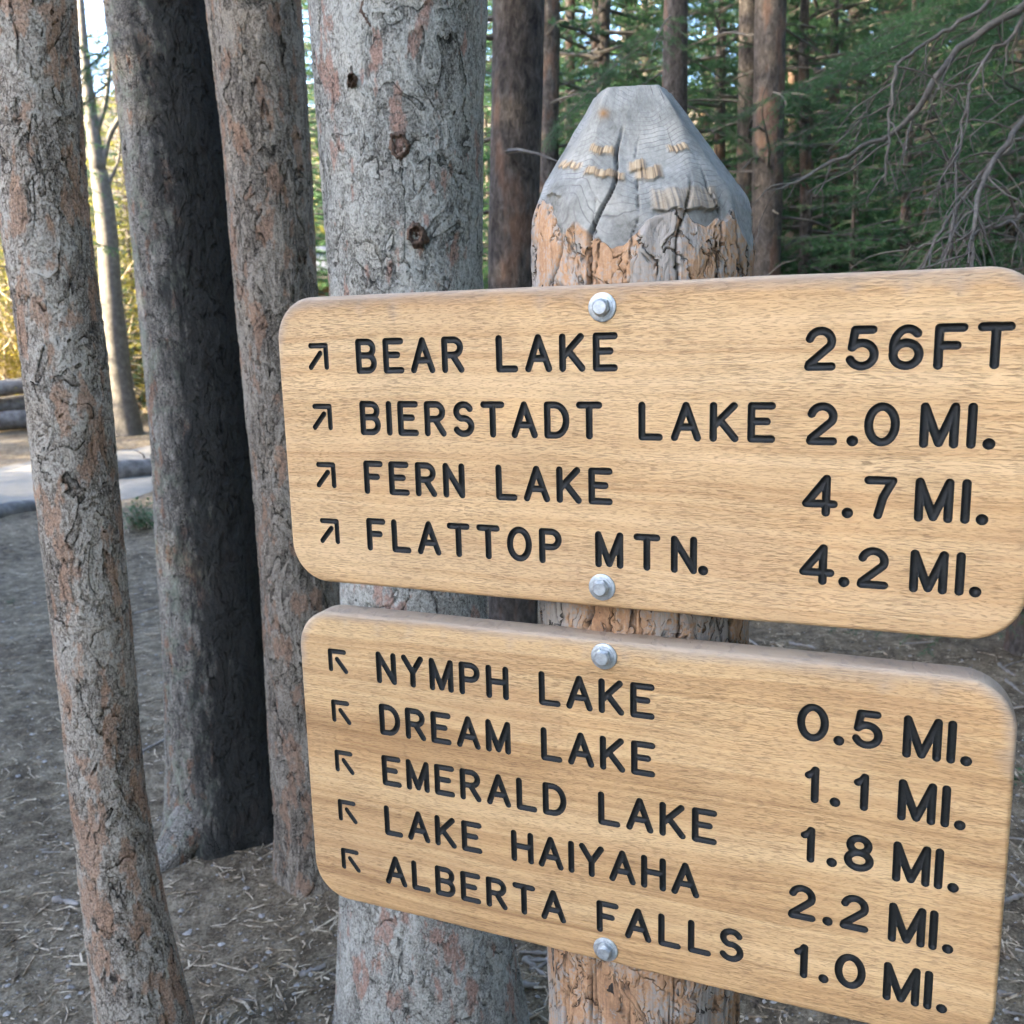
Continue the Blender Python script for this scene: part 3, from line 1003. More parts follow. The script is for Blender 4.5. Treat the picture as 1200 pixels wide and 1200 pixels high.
# --- the log post with its hewn head
def make_post():
    Yp = axis_xy[1]
    ztop = P(752, 111, Yp)[2]
    H = ztop - base_z + 0.06
    nt_ = 380
    zs = np.concatenate([np.linspace(-H, -0.75, 30, endpoint=False), np.linspace(-0.75, -0.28, 110, endpoint=False), np.linspace(-0.28, 0, 180)])
    th = np.linspace(0, 2 * np.pi, nt_, endpoint=False)
    TH, Z = np.meshgrid(th, zs)
    view = math.atan2(-axis_xy[1], -axis_xy[0])        # azimuth of the side that faces the viewer
    cyl = np.stack([np.cos(TH) * RPOST, np.sin(TH) * RPOST, Z], -1)
    r = RPOST * (1 + 0.020 * fbm(cyl * 9 * np.array([1, 1, 0.3]), 3, 2))
    r = r + 0.0035 * fbm(cyl * 45 * np.array([1, 1, 0.3]), 3, 4)
    full = r.copy()
    # axe facets: (azimuth from the viewing side, radius at the top, slope, wobble)
    rng = random.Random(4)
    fac = [(0.05, 0.040, 0.56), (1.25, 0.035, 0.66), (2.1, 0.038, 0.66), (3.1, 0.036, 0.68), (4.2, 0.038, 0.68), (5.05, 0.038, 0.66),
           (0.68, 0.052, 0.54), (5.60, 0.052, 0.55)]
    fac2 = [(-0.25, 0.084, 0.19), (0.55, 0.088, 0.18), (1.25, 0.087, 0.18), (2.0, 0.095, 0.15), (2.8, 0.09, 0.17), (3.7, 0.092, 0.16), (4.7, 0.086, 0.18), (5.4, 0.088, 0.18)]
    wob = 0.0022 * fbm(cyl * 30, 3, 8)
    rel = (TH - view + np.pi) % (2 * np.pi) - np.pi
    acc = np.zeros_like(r)
    for a, r0, sl in fac + fac2:
        c = np.cos(rel - a)
        pl = np.where(c > 0.15, (r0 - sl * Z) / np.maximum(c, 0.15), 9.0)
        acc += np.exp(-np.minimum(pl, 0.6) * 800)
    rc = -np.log(acc + 1e-250) / 800 + 0.001 + wob * 1.3
    hew_r = np.minimum(r, rc)
    hewn = np.clip((full - rc) / 0.004, -1, 1) * 0.5 + 0.5
    low = -0.142 + 0.060 * fbm(np.stack([np.cos(TH) * 2.2, np.sin(TH) * 2.2, 0 * TH], -1), 4, 12)
    hewn = hewn * np.clip((Z - low) / 0.006 + 0.5, 0, 1)
    r = hew_r
    # ledges where the axe tore the fibre: (left px, right px, top py, bottom py, depth)
    fib = np.zeros_like(r)
    for x0, x1, y0, y1, dp in ((704, 746, 193, 204, 0.0017), (745, 768, 190, 204, 0.0019), (752, 785, 198, 216, 0.0018), (676, 709, 174, 183, 0.0013),
                               (712, 738, 165, 176, 0.0014), (786, 807, 172, 182, 0.0013), (768, 838, 226, 254, 0.0035), (661, 681, 212, 219, 0.002)):
        zt = P(750, y0, Yp - 0.07)[2] - ztop
        zb = P(750, y1, Yp - 0.07)[2] - ztop
        rm = 0.036 - 0.62 * (zt + zb) / 2
        rm = min(rm, 0.105)
        xs_ = lambda px: math.asin(max(-0.97, min(0.97, (px - 757) / F * (Yp - 0.06) / rm)))
        a0, a1 = xs_(x0), xs_(x1)
        slant = 0.0012 * np.sin(rel * 31 + x0) + 0.0005 * np.sin(rel * 90) + (0.02 * (rel - a0) if x0 < 720 else -0.004 * (rel - a0))
        zz = Z + slant
        t = (zt - zz) / (zt - zb)                        # 0 at the top of the ledge, 1 at its foot
        e = np.clip((rel - a0) / 0.05, 0, 1) * np.clip((a1 - rel) / 0.05, 0, 1)
        on = e * (t > 0) * (t < 1)
        r = r + dp * np.clip(t * 1.6, 0, 1) * on
        r = r - 0.35 * dp * e * np.clip(1 - (t - 1) * 0.45, 0, 1) * (t >= 1)
        if x0 < 860 and y0 < 245 and y0 != 212:
            fib = np.maximum(fib, on * (0.8 if y0 < 220 else 0.4) * np.clip(np.minimum(t, 1 - t) * 8, 0, 1))
    # drying cracks: wandering lines from the head downwards
    crk = np.zeros_like(r)
    for px_t, py_t, px_b, py_b, wdt, dep, sd in ((746, 140, 692, 330, 0.0013, 0.008, 1), (808, 205, 796, 330, 0.0010, 0.006, 2), (764, 150, 742, 330, 0.0006, 0.003, 3),
                                                 (832, 190, 846, 330, 0.0007, 0.003, 4), (668, 250, 655, 330, 0.0010, 0.005, 5), (715, 215, 700, 330, 0.0007, 0.003, 6), (866, 240, 868, 330, 0.0015, 0.006, 7)):
        zt = P(750, py_t, Yp - 0.08)[2] - ztop
        zb = P(750, py_b, Yp - 0.10)[2] - ztop
        t = np.clip((zt - Z) / (zt - zb), 0, 6)
        pxl = px_t + (px_b - px_t) * np.minimum(t, 1.0) + 5 * np.sin(Z * 60 + sd) + 5 * fbm(np.stack([Z * 40, 0 * Z + sd, 0 * Z], -1), 3, sd)
        lat = (pxl - 757) / F * (Yp - 0.08)              # sideways offset of the line from the axis
        d = np.abs(r * np.sin(rel) - lat)
        on = (np.cos(rel) > 0) * (Z < zt) * np.clip((zt - Z) / 0.03, 0, 1)
        ww = wdt * (0.55 + 0.45 * np.minimum(t, 1)) * (1 + 0.8 * fbm(np.stack([Z * 70, 0 * Z, 0 * Z + sd], -1), 2, 31))
        kk = np.exp(-(d / np.maximum(ww, 4e-4)) ** 2) * on
        crk = np.maximum(crk, kk)
        r = r - dep * kk
    # knot near the top
    kz = P(725, 138, Yp - 0.03)[2] - ztop
    kd = np.exp(-(((r * np.sin(rel) - (725 - 757) / F * Yp) / 0.005) ** 2 + ((Z - kz) / 0.005) ** 2)) * (np.cos(rel) > 0)
    r = r + 0.002 * kd
    # slightly uneven flat top
    r = np.maximum(r, 0.004)
    shf = -0.007 * np.clip(1 + Z / 0.16, 0, 1)
    V = np.stack([np.cos(TH) * r + shf, np.sin(TH) * r, Z + 0.0], -1).reshape(-1, 3)
    nr = len(zs)
    idx = np.arange(nr * nt_).reshape(nr, nt_)
    q = np.stack([idx[:-1], np.roll(idx, -1, 1)[:-1], np.roll(idx, -1, 1)[1:], idx[1:]], -1).reshape(-1, 4)
    capn = 8
    Vc = [V]
    last = idx[-1]
    faces = [tuple(f) for f in q.tolist()]
    cnt = len(V)
    top = V[last]
    attrs = {'bk': [np.stack([np.cos(TH) * RPOST, np.sin(TH) * RPOST, Z], -1).reshape(-1, 3)], 'hewn': [hewn.ravel()], 'fibre': [fib.ravel()],
             'crack': [crk.ravel()], 'knot': [kd.ravel()], 'pos': [V.copy()]}
    for k in range(1, capn):
        s_ = 1 - k / capn
        ring = (top + [0.007, 0, 0]) * np.array([s_, s_, 1]) + np.array([-0.007, 0, 0.002 * (1 - s_)])
        ring[:, 2] += 0.002 * fbm(ring * 60, 2, 3)
        Vc.append(ring)
        cur = np.arange(cnt, cnt + nt_)
        faces += [(int(last[j]), int(last[(j + 1) % nt_]), int(cur[(j + 1) % nt_]), int(cur[j])) for j in range(nt_)]
        last = cur
        cnt += nt_
        attrs['bk'].append(ring)
        attrs['pos'].append(ring)
        attrs['hewn'].append(np.ones(nt_))
        for a in ('fibre', 'crack', 'knot'):
            attrs[a].append(np.zeros(nt_))
    faces.append(tuple(int(i) for i in last))
    o = mesh_obj('post', np.vstack(Vc), faces, M_post, sign, True, {k: np.concatenate(v) for k, v in attrs.items()})
    o.location = (0, 0, ztop - base_z)
    return o


make_post()


# ------------------------------------------------------------------ trees
def catmull(pts, ts):
    pts = np.asarray(pts, float)
    n = len(pts)
    i = np.clip(ts.astype(int), 0, n - 2)
    f = (ts - i)[:, None]
    p1, p2 = pts[i], pts[i + 1]
    p0 = np.where((i > 0)[:, None], pts[np.clip(i - 1, 0, None)], 2 * p1 - p2)
    p3 = np.where((i < n - 2)[:, None], pts[np.clip(i + 2, None, n - 1)], 2 * p2 - p1)
    return 0.5 * (2 * p1 + (p2 - p0) * f + (2 * p0 - 5 * p1 + 4 * p2 - p3) * f ** 2 + (3 * p1 - p0 - 3 * p2 + p3) * f ** 3)


def trunk_mesh(pts, rad, mat, parent, origin, seg, dz, seed, flare=0.5, lobes=5, flare_h=0.22, lump=0.03, stain_az=None, top_fine=2.75, name='trunk'):
    """pts: axis points from the ground up (world), rad: radius at each"""
    pts = np.asarray(pts, float)
    rad = np.asarray(rad, float)
    L = np.r_[0, np.cumsum(np.linalg.norm(np.diff(pts, axis=0), axis=1))]
    s = [0.0]
    z0 = pts[0][2]
    while s[-1] < L[-1]:
        zc = np.interp(s[-1], L, pts[:, 2]) - z0
        s.append(s[-1] + (dz if zc < top_fine else max(dz, 0.12)))
    s = np.array(s[:-1] + [L[-1]])
    tan = np.gradient(pts, L, axis=0)
    i = np.clip(np.searchsorted(L, s, 'right') - 1, 0, len(L) - 2)
    hh = (L[i + 1] - L[i])[:, None]
    u = (s - L[i])[:, None] / hh
    ax = ((2 * u ** 3 - 3 * u ** 2 + 1) * pts[i] + (u ** 3 - 2 * u ** 2 + u) * hh * tan[i]
          + (-2 * u ** 3 + 3 * u ** 2) * pts[i + 1] + (u ** 3 - u ** 2) * hh * tan[i + 1])
    rr = np.interp(s, L, rad)
    th = np.linspace(0, 2 * np.pi, seg, endpoint=False)
    TH, SS = np.meshgrid(th, s)
    RR = np.repeat(rr[:, None], seg, 1)
    cyl = np.stack([np.cos(TH) * RR + seed * 1.37, np.sin(TH) * RR, SS], -1)
    k = 1 + lump * 2 * fbm(cyl * np.array([6, 6, 2.2]), 3, seed) + lump * 0.6 * fbm(cyl * np.array([25, 25, 9]), 3, seed + 5)
    up = ax[:, 2] - z0
    fl = np.exp(-np.clip(up, 0, None) / flare_h)[:, None]
    k = k + flare * fl * (0.55 + 0.45 * np.cos(lobes * TH + seed + 0.7 * np.sin(2 * TH + seed)))
    rad2 = RR * k
    V = np.stack([ax[:, None, 0] + np.cos(TH) * rad2, ax[:, None, 1] + np.sin(TH) * rad2, np.repeat(ax[:, 2][:, None], seg, 1)], -1) - np.asarray(origin)
    idx = np.arange(len(s) * seg).reshape(len(s), seg)
    q = np.stack([idx[:-1], np.roll(idx, -1, 1)[:-1], np.roll(idx, -1, 1)[1:], idx[1:]], -1).reshape(-1, 4)
    at = {'bk': cyl.reshape(-1, 3)}
    if stain_az is not None:
        at['stain'] = (0.58 + 0.66 * np.cos(TH - stain_az) + 0.25 * (1 - np.clip(up / 2.4, 0, 1))[:, None] * 0 - 0.05).ravel()
    return mesh_obj(name, V.reshape(-1, 3), q, mat, parent, True, at)


def needles(A, B, per_m, ln, wd, rng, spread=0.85):
    """triangular needles along segments A->B"""
    A, B = np.asarray(A), np.asarray(B)
    L = np.linalg.norm(B - A, axis=1)
    cnt = np.maximum(2, (L * per_m).astype(int))
    k = np.repeat(np.arange(len(A)), cnt)
    t = rng.random(len(k))[:, None]
    d = ((B - A) / (L[:, None] + 1e-9))[k]
    p = A[k] + (B - A)[k] * t
    rv = rng.normal(size=(len(k), 3))
    rv -= d * (rv * d).sum(1)[:, None]
    rv /= np.linalg.norm(rv, axis=1)[:, None] + 1e-9
    rv[:, 2] += 0.15
    dr = d * 0.75 + rv * spread
    dr /= np.linalg.norm(dr, axis=1)[:, None]
    sd_ = np.cross(dr, rng.normal(size=(len(k), 3)))
    sd_ /= np.linalg.norm(sd_, axis=1)[:, None] + 1e-9
    ll = ln * (0.7 + 0.6 * rng.random((len(k), 1)))
    V = np.stack([p - sd_ * wd / 2, p + sd_ * wd / 2, p + dr * ll], 1).reshape(-1, 3)
    return V


def bough(p0, az, el, L, rng, ds, tipup=0.25, droop=0.35):
    """one conifer bough: axis polyline and lateral twig segments"""
    n = 9
    t = np.linspace(0, 1, n)
    e = el - droop * np.sin(t * np.pi * 0.8) + tipup * t ** 2
    step = L / (n - 1)
    dirs = np.stack([np.cos(e) * math.cos(az), np.cos(e) * math.sin(az), np.sin(e)], -1)
    wig = rng.normal(size=(n, 3)) * 0.05
    ax = p0 + np.vstack([[0, 0, 0], np.cumsum((dirs + wig)[:-1] * step, 0)])
    segA, segB = [], []
    m = max(3, int(L * 0.88 / ds))
    for i in range(m):
        tt = 0.12 + 0.88 * (i + rng.random() * 0.5) / m
        x = tt * (n - 1)
        j = min(int(x), n - 2)
        c = ax[j] + (ax[j + 1] - ax[j]) * (x - j)
        d = ax[j + 1] - ax[j]
        d = d / np.linalg.norm(d)
        side = np.cross(d, [0, 0, 1.0])
        side /= np.linalg.norm(side) + 1e-9
        sg = 1 if i % 2 else -1
        l = (0.48 * L * (1 - tt) ** 0.8 * min(1, tt * 4 + 0.2) + 0.05) * rng.uniform(0.6, 1.1)
        ld = d * 0.62 + side * sg * 0.78 + np.array([0, 0, rng.uniform(-0.28, 0.10)])
        ld /= np.linalg.norm(ld)
        mid = c + ld * l * 0.5
        end = c + ld * l + d * l * 0.12 - np.array([0, 0, 0.10 * l])
        segA += [c, mid]
        segB += [mid, end]
        if l > 0.22:       # secondary twigs
            for q in range(int(l / (ds * 1.8))):
                u = (q + 0.5) / (l / (ds * 1.8))
                c2 = c + (end - c) * u
                s2 = np.cross(ld, [0, 0, 1.0]) * (1 if q % 2 else -1)
                e2 = c2 + (ld * 0.6 + s2 * 0.7 + np.array([0, 0, rng.uniform(-.2, .1)])) * l * 0.32 * (1 - u * 0.6)
                segA.append(c2)
                segB.append(e2)
    segA += list(ax[3:-1])
    segB += list(ax[4:])
    return ax, np.array(segA), np.array(segB)


def conifer_mesh(name, H, cb, Rm, nb, seed, lod, mat, dead=0):
    """foliage mesh (needles + limb wood) of a conifer standing at the origin"""
    rng = np.random.default_rng(seed)
    A, B = [], []
    wood = MB()
    ds = {0: 0.05, 1: 0.085, 2: 0.14}[lod]
    for i in range(nb):
        f = (i + rng.random()) / nb
        z = cb + (H - cb) * f
        L = Rm * ((1 - f) ** 0.75) * rng.uniform(0.65, 1.12) + 0.12
        if f < 0.12:
            L *= 0.75
        az = i * 2.39996 + rng.uniform(-0.5, 0.5)
        ax, a, b = bough(np.array([0, 0, z]), az, -0.15 + 0.6 * f + rng.uniform(-.12, .12), L, rng, ds)
        A.append(a)
        B.append(b)
        wood.tube(ax[:: 2 if lod else 1], np.linspace(0.006 + 0.010 * L, 0.0025, len(ax[:: 2 if lod else 1])), 4 if lod else 5)
        if lod == 0:
            for q in range(0, len(a) - 6, 2):
                wood.tube([a[q], b[q]], [0.0025, 0.0015], 3, False)
    for i in range(dead):      # bare dead limbs under the crown
        z = cb * rng.uniform(0.25, 1.0)
        az = rng.uniform(0, 6.28)
        l = rng.uniform(0.25, 0.8)
        p = [np.array([0, 0, z])]
        e = rng.uniform(-0.3, 0.2)
        for k in range(4):
            p.append(p[-1] + np.array([math.cos(az), math.sin(az), e]) * l / 4)
            az += rng.uniform(-.35, .35)
            e -= 0.12
        wood.tube(p, np.linspace(0.012, 0.003, 5), 4)
    A, B = np.vstack(A), np.vstack(B)
    per, ln, wd = {0: (300, 0.026, 0.0030), 1: (120, 0.042, 0.0095), 2: (52, 0.07, 0.018)}[lod]
    NV = needles(A, B, per, ln, wd, rng)
    WV = np.concatenate(wood.V)
    nF = np.arange(len(NV)).reshape(-1, 3) + len(WV)
    V = np.vstack([WV, NV])
    faces_w = wood.F
    me = bpy.data.meshes.new(name)
    # triangulate wood quads so that all faces go in as arrays
    tri = []
    for f in faces_w:
        for k in range(1, len(f) - 1):
            tri.append((f[0], f[k], f[k + 1]))
    tri = np.array(tri)
    Fc = np.vstack([tri, nF])
    o = mesh_obj(name, V, Fc, None, None, False, None, [M_dead, mat], np.r_[np.zeros(len(tri)), np.ones(len(nF))])
    me = o.data
    bpy.data.objects.remove(o)
    return me


def stem_mesh(H, r0, seed, mat, lean=0.02):
    rng = np.random.default_rng(seed)
    n = 8
    zz = np.linspace(-0.15, H, n)
    pts = np.stack([np.cumsum(rng.normal(size=n) * lean), np.cumsum(rng.normal(size=n) * lean), zz], -1)
    pts[:, :2] -= pts[1, :2]
    pts[0, :2] = pts[1, :2]
    o = trunk_mesh(pts, r0 * (1 - 0.88 * (zz.clip(0) / H)), mat, None, (0, 0, 0), 20, 0.12, seed, 0.4, 5, 0.3, 0.05)
    me = o.data
    bpy.data.objects.remove(o)
    return me


# near pines: axis given as (px, py, width px) at one distance, turned into real points
def near_tree(name, label, Y, prof, mat, seg, dz, seed, H=10.0, crown=None, lean_y=0.0, **kw):
    pts, rad = [], []
    prof = sorted(prof, key=lambda t: -t[1])
    for px, py, wpx in prof:
        q = P(px, py, Y)
        pts.append(q)
        rad.append(wpx / 2 / F * np.linalg.norm((q - CAM)[1:]) * 0.985)
    pts, rad = np.array(pts), np.array(rad)
    # go on to the ground and up to the top along the end directions
    g = float(gz(pts[0][0], pts[0][1]))
    if pts[0][2] > g:
        d = pts[0] - pts[1]
        q = pts[0] + d * ((pts[0][2] - g + 0.05) / -d[2])
        pts = np.vstack([q, pts])
        rad = np.r_[rad[0] * 1.03, rad]
    pts[0][2] = min(pts[0][2], g) - 0.08
    d = pts[-1] - pts[-2]
    d = d / d[2]
    d[:2] *= 0.4
    for zz, f in ((3.2, 0.97), (5.0, 0.8), (7.5, 0.5), (H, 0.1)):
        if zz > pts[-1][2] + 0.3:
            pts = np.vstack([pts, pts[-1] + d * (zz - pts[-1][2])])
            rad = np.r_[rad, rad[min(len(prof), len(rad) - 1)] * f] if False else np.r_[rad, rad[1] * f]
    org = np.array([pts[0][0], pts[0][1], g])
    root = empty(name, org)
    tag(root, label, 'tree')
    trunk_mesh(pts, rad, mat, root, org, seg, dz, seed, **kw)
    if crown:
        c = bpy.data.objects.new('crown', crown)
        C.objects.link(c)
        c.parent = root
        k = (pts[-1] - org)
        c.location = (k[0] * 0.75, k[1] * 0.75, 0)
        c.rotation_euler = (0, 0, seed * 1.3)
    return root


crown_high = [conifer_mesh('crown', 10.5, 5.2, 1.25, 60, 71 + k, 2, M_needle) for k in range(2)]

t1 = near_tree('pine_tree', 'slender flaky grey pine trunk with no other trunk beside it, bowed near its foot', 1.72,
               [(34, 0, 90), (42, 110, 91), (54, 260, 94), (77, 430, 93), (94, 600, 92), (108, 730, 88), (119, 850, 83), (127, 930, 81), (146, 1060, 84), (171, 1200, 92)],
               M_bark_pale, 190, 0.0040, 1, 9.0, crown_high[0], flare=0.25, lump=0.018)
t2 = near_tree('pine_tree', 'dark pine with blackened streak down one side and a pale root at its foot', 2.78,
               [(190, 0, 112), (205, 150, 114), (218, 300, 116), (232, 450, 117), (243, 600, 118), (254, 750, 122), (263, 880, 124), (267, 935, 126)],
               M_bark_dark, 200, 0.0050, 2, 11.0, crown_high[1], flare=0.42, lump=0.028, stain_az=math.atan2(-0.42, 0.9), flare_h=0.17)
t3 = near_tree('pine_tree', 'leaning tan-grey pine between the blackened pine and the thick grey pine', 2.50,
               [(296, 0, 98), (310, 150, 96), (320, 300, 94), (333, 450, 92), (346, 600, 92), (358, 800, 90), (372, 960, 92), (380, 1030, 100)],
               M_bark_tan, 170, 0.0050, 3, 11.0, crown_high[0], flare=0.35, lump=0.03, flare_h=0.12)
t4 = near_tree('pine_tree', 'thick pale grey pine trunk with dark knots, right behind the sign boards', 1.72,
               [(467, 0, 186), (470, 150, 182), (475, 300, 177), (480, 450, 174), (484, 650, 170), (490, 850, 172), (498, 1060, 182), (508, 1200, 196)],
               M_bark_big, 230, 0.0042, 4, 12.0, crown_high[1], flare=0.35, lump=0.014, flare_h=0.16)

# pale surface root of the dark pine
org2 = np.array(t2.location)
for tip, wid, hgt in ((G(172, 1026), 0.10, 0.30), (G(272, 982), 0.085, 0.20), (G(205, 995), 0.085, 0.25)):
    d = tip - org2
    rp = []
    for f in np.linspace(0.18, 1.12, 30):
        q = org2[:2] + d[:2] * f + 0.012 * np.array([math.sin(f * 7), math.cos(f * 5)])
        r_ = wid * (1.1 - 0.86 * f)
        lift = hgt * max(0.0, 1 - f) ** 1.7
        rp.append([q[0], q[1], float(gz(q[0], q[1])) + lift - r_ * 0.55 - 0.02 * max(0, f - 0.9) * 10])
    rb = MB()
    rb.tube(np.array(rp) - org2, wid * (1.1 - 0.86 * np.linspace(0.18, 1.12, 30)), 20)
    bk = np.concatenate(rb.V)
    ro_ = rb.build('root', M_bark_dark, t2, True, {'bk': bk, 'stain': np.zeros(rb.n)})
    ro_['label'] = 'pale surface root'

# knots and a resin scar on the thick pine
M_knot = plain('knot_wood', (0.018, 0.013, 0.010), (0.17, 0.10, 0.06), 210)
for px, py, sz in ((468, 170, 0.013), (487, 275, 0.011), (437, 14, 0.017), (412, 92, 0.006)):
    q = P(px, py, 1.72 - 0.139)
    kb = MB()
    n = 40
    an = np.linspace(0, 2 * np.pi, n, endpoint=False)
    V = []
    for f, dy in ((1.9, 0.016), (1.35, 0.001), (1.05, -0.0035), (0.85, -0.001), (0.7, 0.006), (0.4, 0.009), (0.02, 0.005)):
        c3 = np.stack([np.cos(an), np.sin(an), 0 * an + px + f], -1)
        rr = sz * f * (1 + 0.5 * fbm(c3 * 1.6, 3, 7) + 0.35 * fbm(c3 * 5, 2, 8))
        yy = dy + 0.004 * fbm(c3 * 3.0, 3, 9)
        V += [(rr[i] * math.cos(an[i]) * 0.85, yy[i], 1.2 * rr[i] * math.sin(an[i])) for i in range(n)]
    kb.add(np.array(V) + (q - np.array(t4.location)), [(i * n + j, i * n + (j + 1) % n, (i + 1) * n + (j + 1) % n, (i + 1) * n + j) for i in range(6) for j in range(n)])
    kb.build('knot', M_knot, t4)

# ------------------------------------------------------------------ forest
TALL = [conifer_mesh('crown', 11.5, 3.2 + k, 1.5, 80, 11 + k, 1, M_needle, 14) for k in range(2)]
FIR = [conifer_mesh('crown', 6.5 + k, 0.35, 1.45, 125, 31 + k, 1, M_needle, 0) for k in range(3)]
TALLC = [conifer_mesh('crown', 11.5, 3.2 + k, 1.5, 70, 211 + k, 2, M_needle, 8) for k in range(2)]
FIRC = [conifer_mesh('crown', 6.5 + k, 0.35, 1.45, 95, 231 + k, 2, M_needle, 0) for k in range(3)]
DENSE = conifer_mesh('crown', 11.5, 0.5, 2.1, 300, 301, 2, M_needle, 0)  # near-opaque crown for the added sun-blocking spruces
YOUNG = conifer_mesh('crown', 2.4, 0.15, 0.75, 46, 51, 1, M_needle, 0)
LIGHT = [conifer_mesh('crown', 8.0, 0.6, 1.7, 80, 61 + k, 2, M_needle_sun_tint, 0) for k in range(2)]
NEARFIR = conifer_mesh('crown', 4.6, 0.25, 1.25, 72, 41, 0, M_needle, 0)
STEM_T = [stem_mesh(11.5, 0.10, 3, M_bark_far), stem_mesh(11.5, 0.085, 5, M_bark_far, 0.03)]
STEM_F = stem_mesh(6.6, 0.075, 8, M_bark_far)
STEM_Y = stem_mesh(2.3, 0.03, 9, M_bark_far)
STEM_N = stem_mesh(4.5, 0.05, 10, M_bark_far)

rnd = random.Random(17)


def tree(name, label, group, x, y, crown, stem, sc_=1.0, rz=None, wide=1.0):
    root = empty(name, (x, y, float(gz(x, y))), rnd.uniform(0, 6.28) if rz is None else rz)
    root.scale = (sc_ * wide, sc_ * wide, sc_)
    tag(root, label, 'tree', group)
    for nm, me in (('trunk', stem), ('crown', crown)):
        if me is None:
            continue
        c = bpy.data.objects.new(nm, me)
        C.objects.link(c)
        c.parent = root
    return root


def X(px, Y):
    return P(px, 400, Y)[0]


# trunks one can follow between the near pines and behind the post: (px top, px bottom, width, Y, label)
mid = [(608, 601, 58, 3.9, 'dark straight pine trunk between the thick grey pine and the post'),
       (643, 641, 25, 7.0, 'thin grey pine trunk close behind the dark straight pine'),
       (668, 666, 11, 9.5, 'very thin dark pine stem behind the post, left of its axe-cut top'),
       (879, 874, 24, 6.9, 'reddish pine trunk touching a grey one, right beside the post'),
       (903, 897, 34, 6.2, 'grey pine trunk with bare limbs right beside the post and a reddish trunk'),
       (1008, 1004, 24, 9.0, 'dark pine trunk standing behind the drooping dead branches'),
       (1050, 1049, 22, 12.0, 'sunlit pine trunk deep in the wood behind the dead branches'),
       (1092, 1090, 20, 11.0, 'dim grey pine trunk behind the dead branches, deep in the wood')]
for k, (p0, p1, wd, Y, lab) in enumerate(mid):
    org = np.array([P(p1, 420, Y)[0], Y, 0.0])
    org[2] = float(gz(org[0], org[1]))
    root = empty('pine_tree', org)
    tag(root, lab, 'tree')
    a, b = P(p1, 330, Y), P(p0, 0, Y)
    d = (b - a) / (b[2] - a[2])
    zt = 10.5
    pts = [np.array([a[0], a[1], org[2] - 0.1]) + d * (org[2] - a[2]) * 0.7, a, b, b + d * 0.5 * 2.5, b + d * 0.5 * (zt - b[2])]
    pts = [np.array(q) for q in pts]
    pts[3][2] = b[2] + 2.5
    pts[4][2] = zt
    rr = wd / 2 / F * Y
    trunk_mesh(pts, [rr * 1.08, rr, rr * 0.97, rr * 0.75, rr * 0.15], M_bark_far, root, org, 72 if Y < 5 else 32, 0.010 if Y < 5 else 0.05, 20 + k, flare=0.3, lump=0.03, top_fine=4)
    cr_ = bpy.data.objects.new('crown', TALL[k % 2])
    C.objects.link(cr_)
    cr_.parent = root
    cr_.location = (0, 0, 1.2)
    cr_.rotation_euler = (0, 0, k * 1.9)
    # bare lower limbs
    rg = np.random.default_rng(k + 5)
    for q in range(5 if Y < 5 else 9):
        z = rg.uniform(0.9, 3.6)
        az = rg.uniform(0, 6.28)
        e = rg.uniform(-0.25, 0.3)
        f = (z - a[2]) / (b[2] - a[2])
        pp = [a + (b - a) * f - org]
        l = rg.uniform(0.25, 0.9)
        for s_ in range(6):
            pp.append(pp[-1] + np.array([math.cos(az), math.sin(az), e]) * l / 6)
            az += rg.uniform(-.3, .3)
            e += rg.uniform(-.25, .18)
        lb = MB()
        lb.tube(pp, np.linspace(0.011, 0.0025, 7), 6)
        lb.build('dead_limb', M_dead, root)

# grey snag beyond the trail with forked bare limbs
Ys = 15.5
so_ = np.array([P(146, 470, Ys)[0], Ys, 0.0])
so_[2] = float(gz(so_[0], so_[1]))
snag = empty('dead_tree', so_)
tag(snag, 'bare forked grey snag standing beyond the trail between two near pines', 'tree')
sp = [so_ - [0, 0, 0.1], P(140, 440, Ys), P(131, 350, Ys), P(122, 240, Ys), P(116, 200, Ys)]
trunk_mesh(sp, [0.24, 0.19, 0.165, 0.15, 0.13], M_dead, snag, so_, 28, 0.08, 61, flare=0.2)
lb = MB()
for path_, r0 in (([(116, 205), (106, 130), (98, 50), (92, -40)], 0.13), ([(118, 205), (128, 160), (148, 125), (160, 90)], 0.06), ([(117, 215), (108, 190), (99, 165), (94, 140)], 0.05),
                  ([(121, 235), (112, 225), (102, 222)], 0.04), ([(110, 160), (124, 120), (130, 60), (136, 0)], 0.05), ([(123, 225), (138, 190), (140, 165)], 0.035)):
    pts = catmull(np.array([P(a, b, Ys) for a, b in path_]) - so_, np.linspace(0, len(path_) - 1.001, 12))
    lb = MB()
    lb.tube(pts, np.linspace(r0, r0 * 0.3, 12), 8)
    lb.build('limb', M_dead, snag)

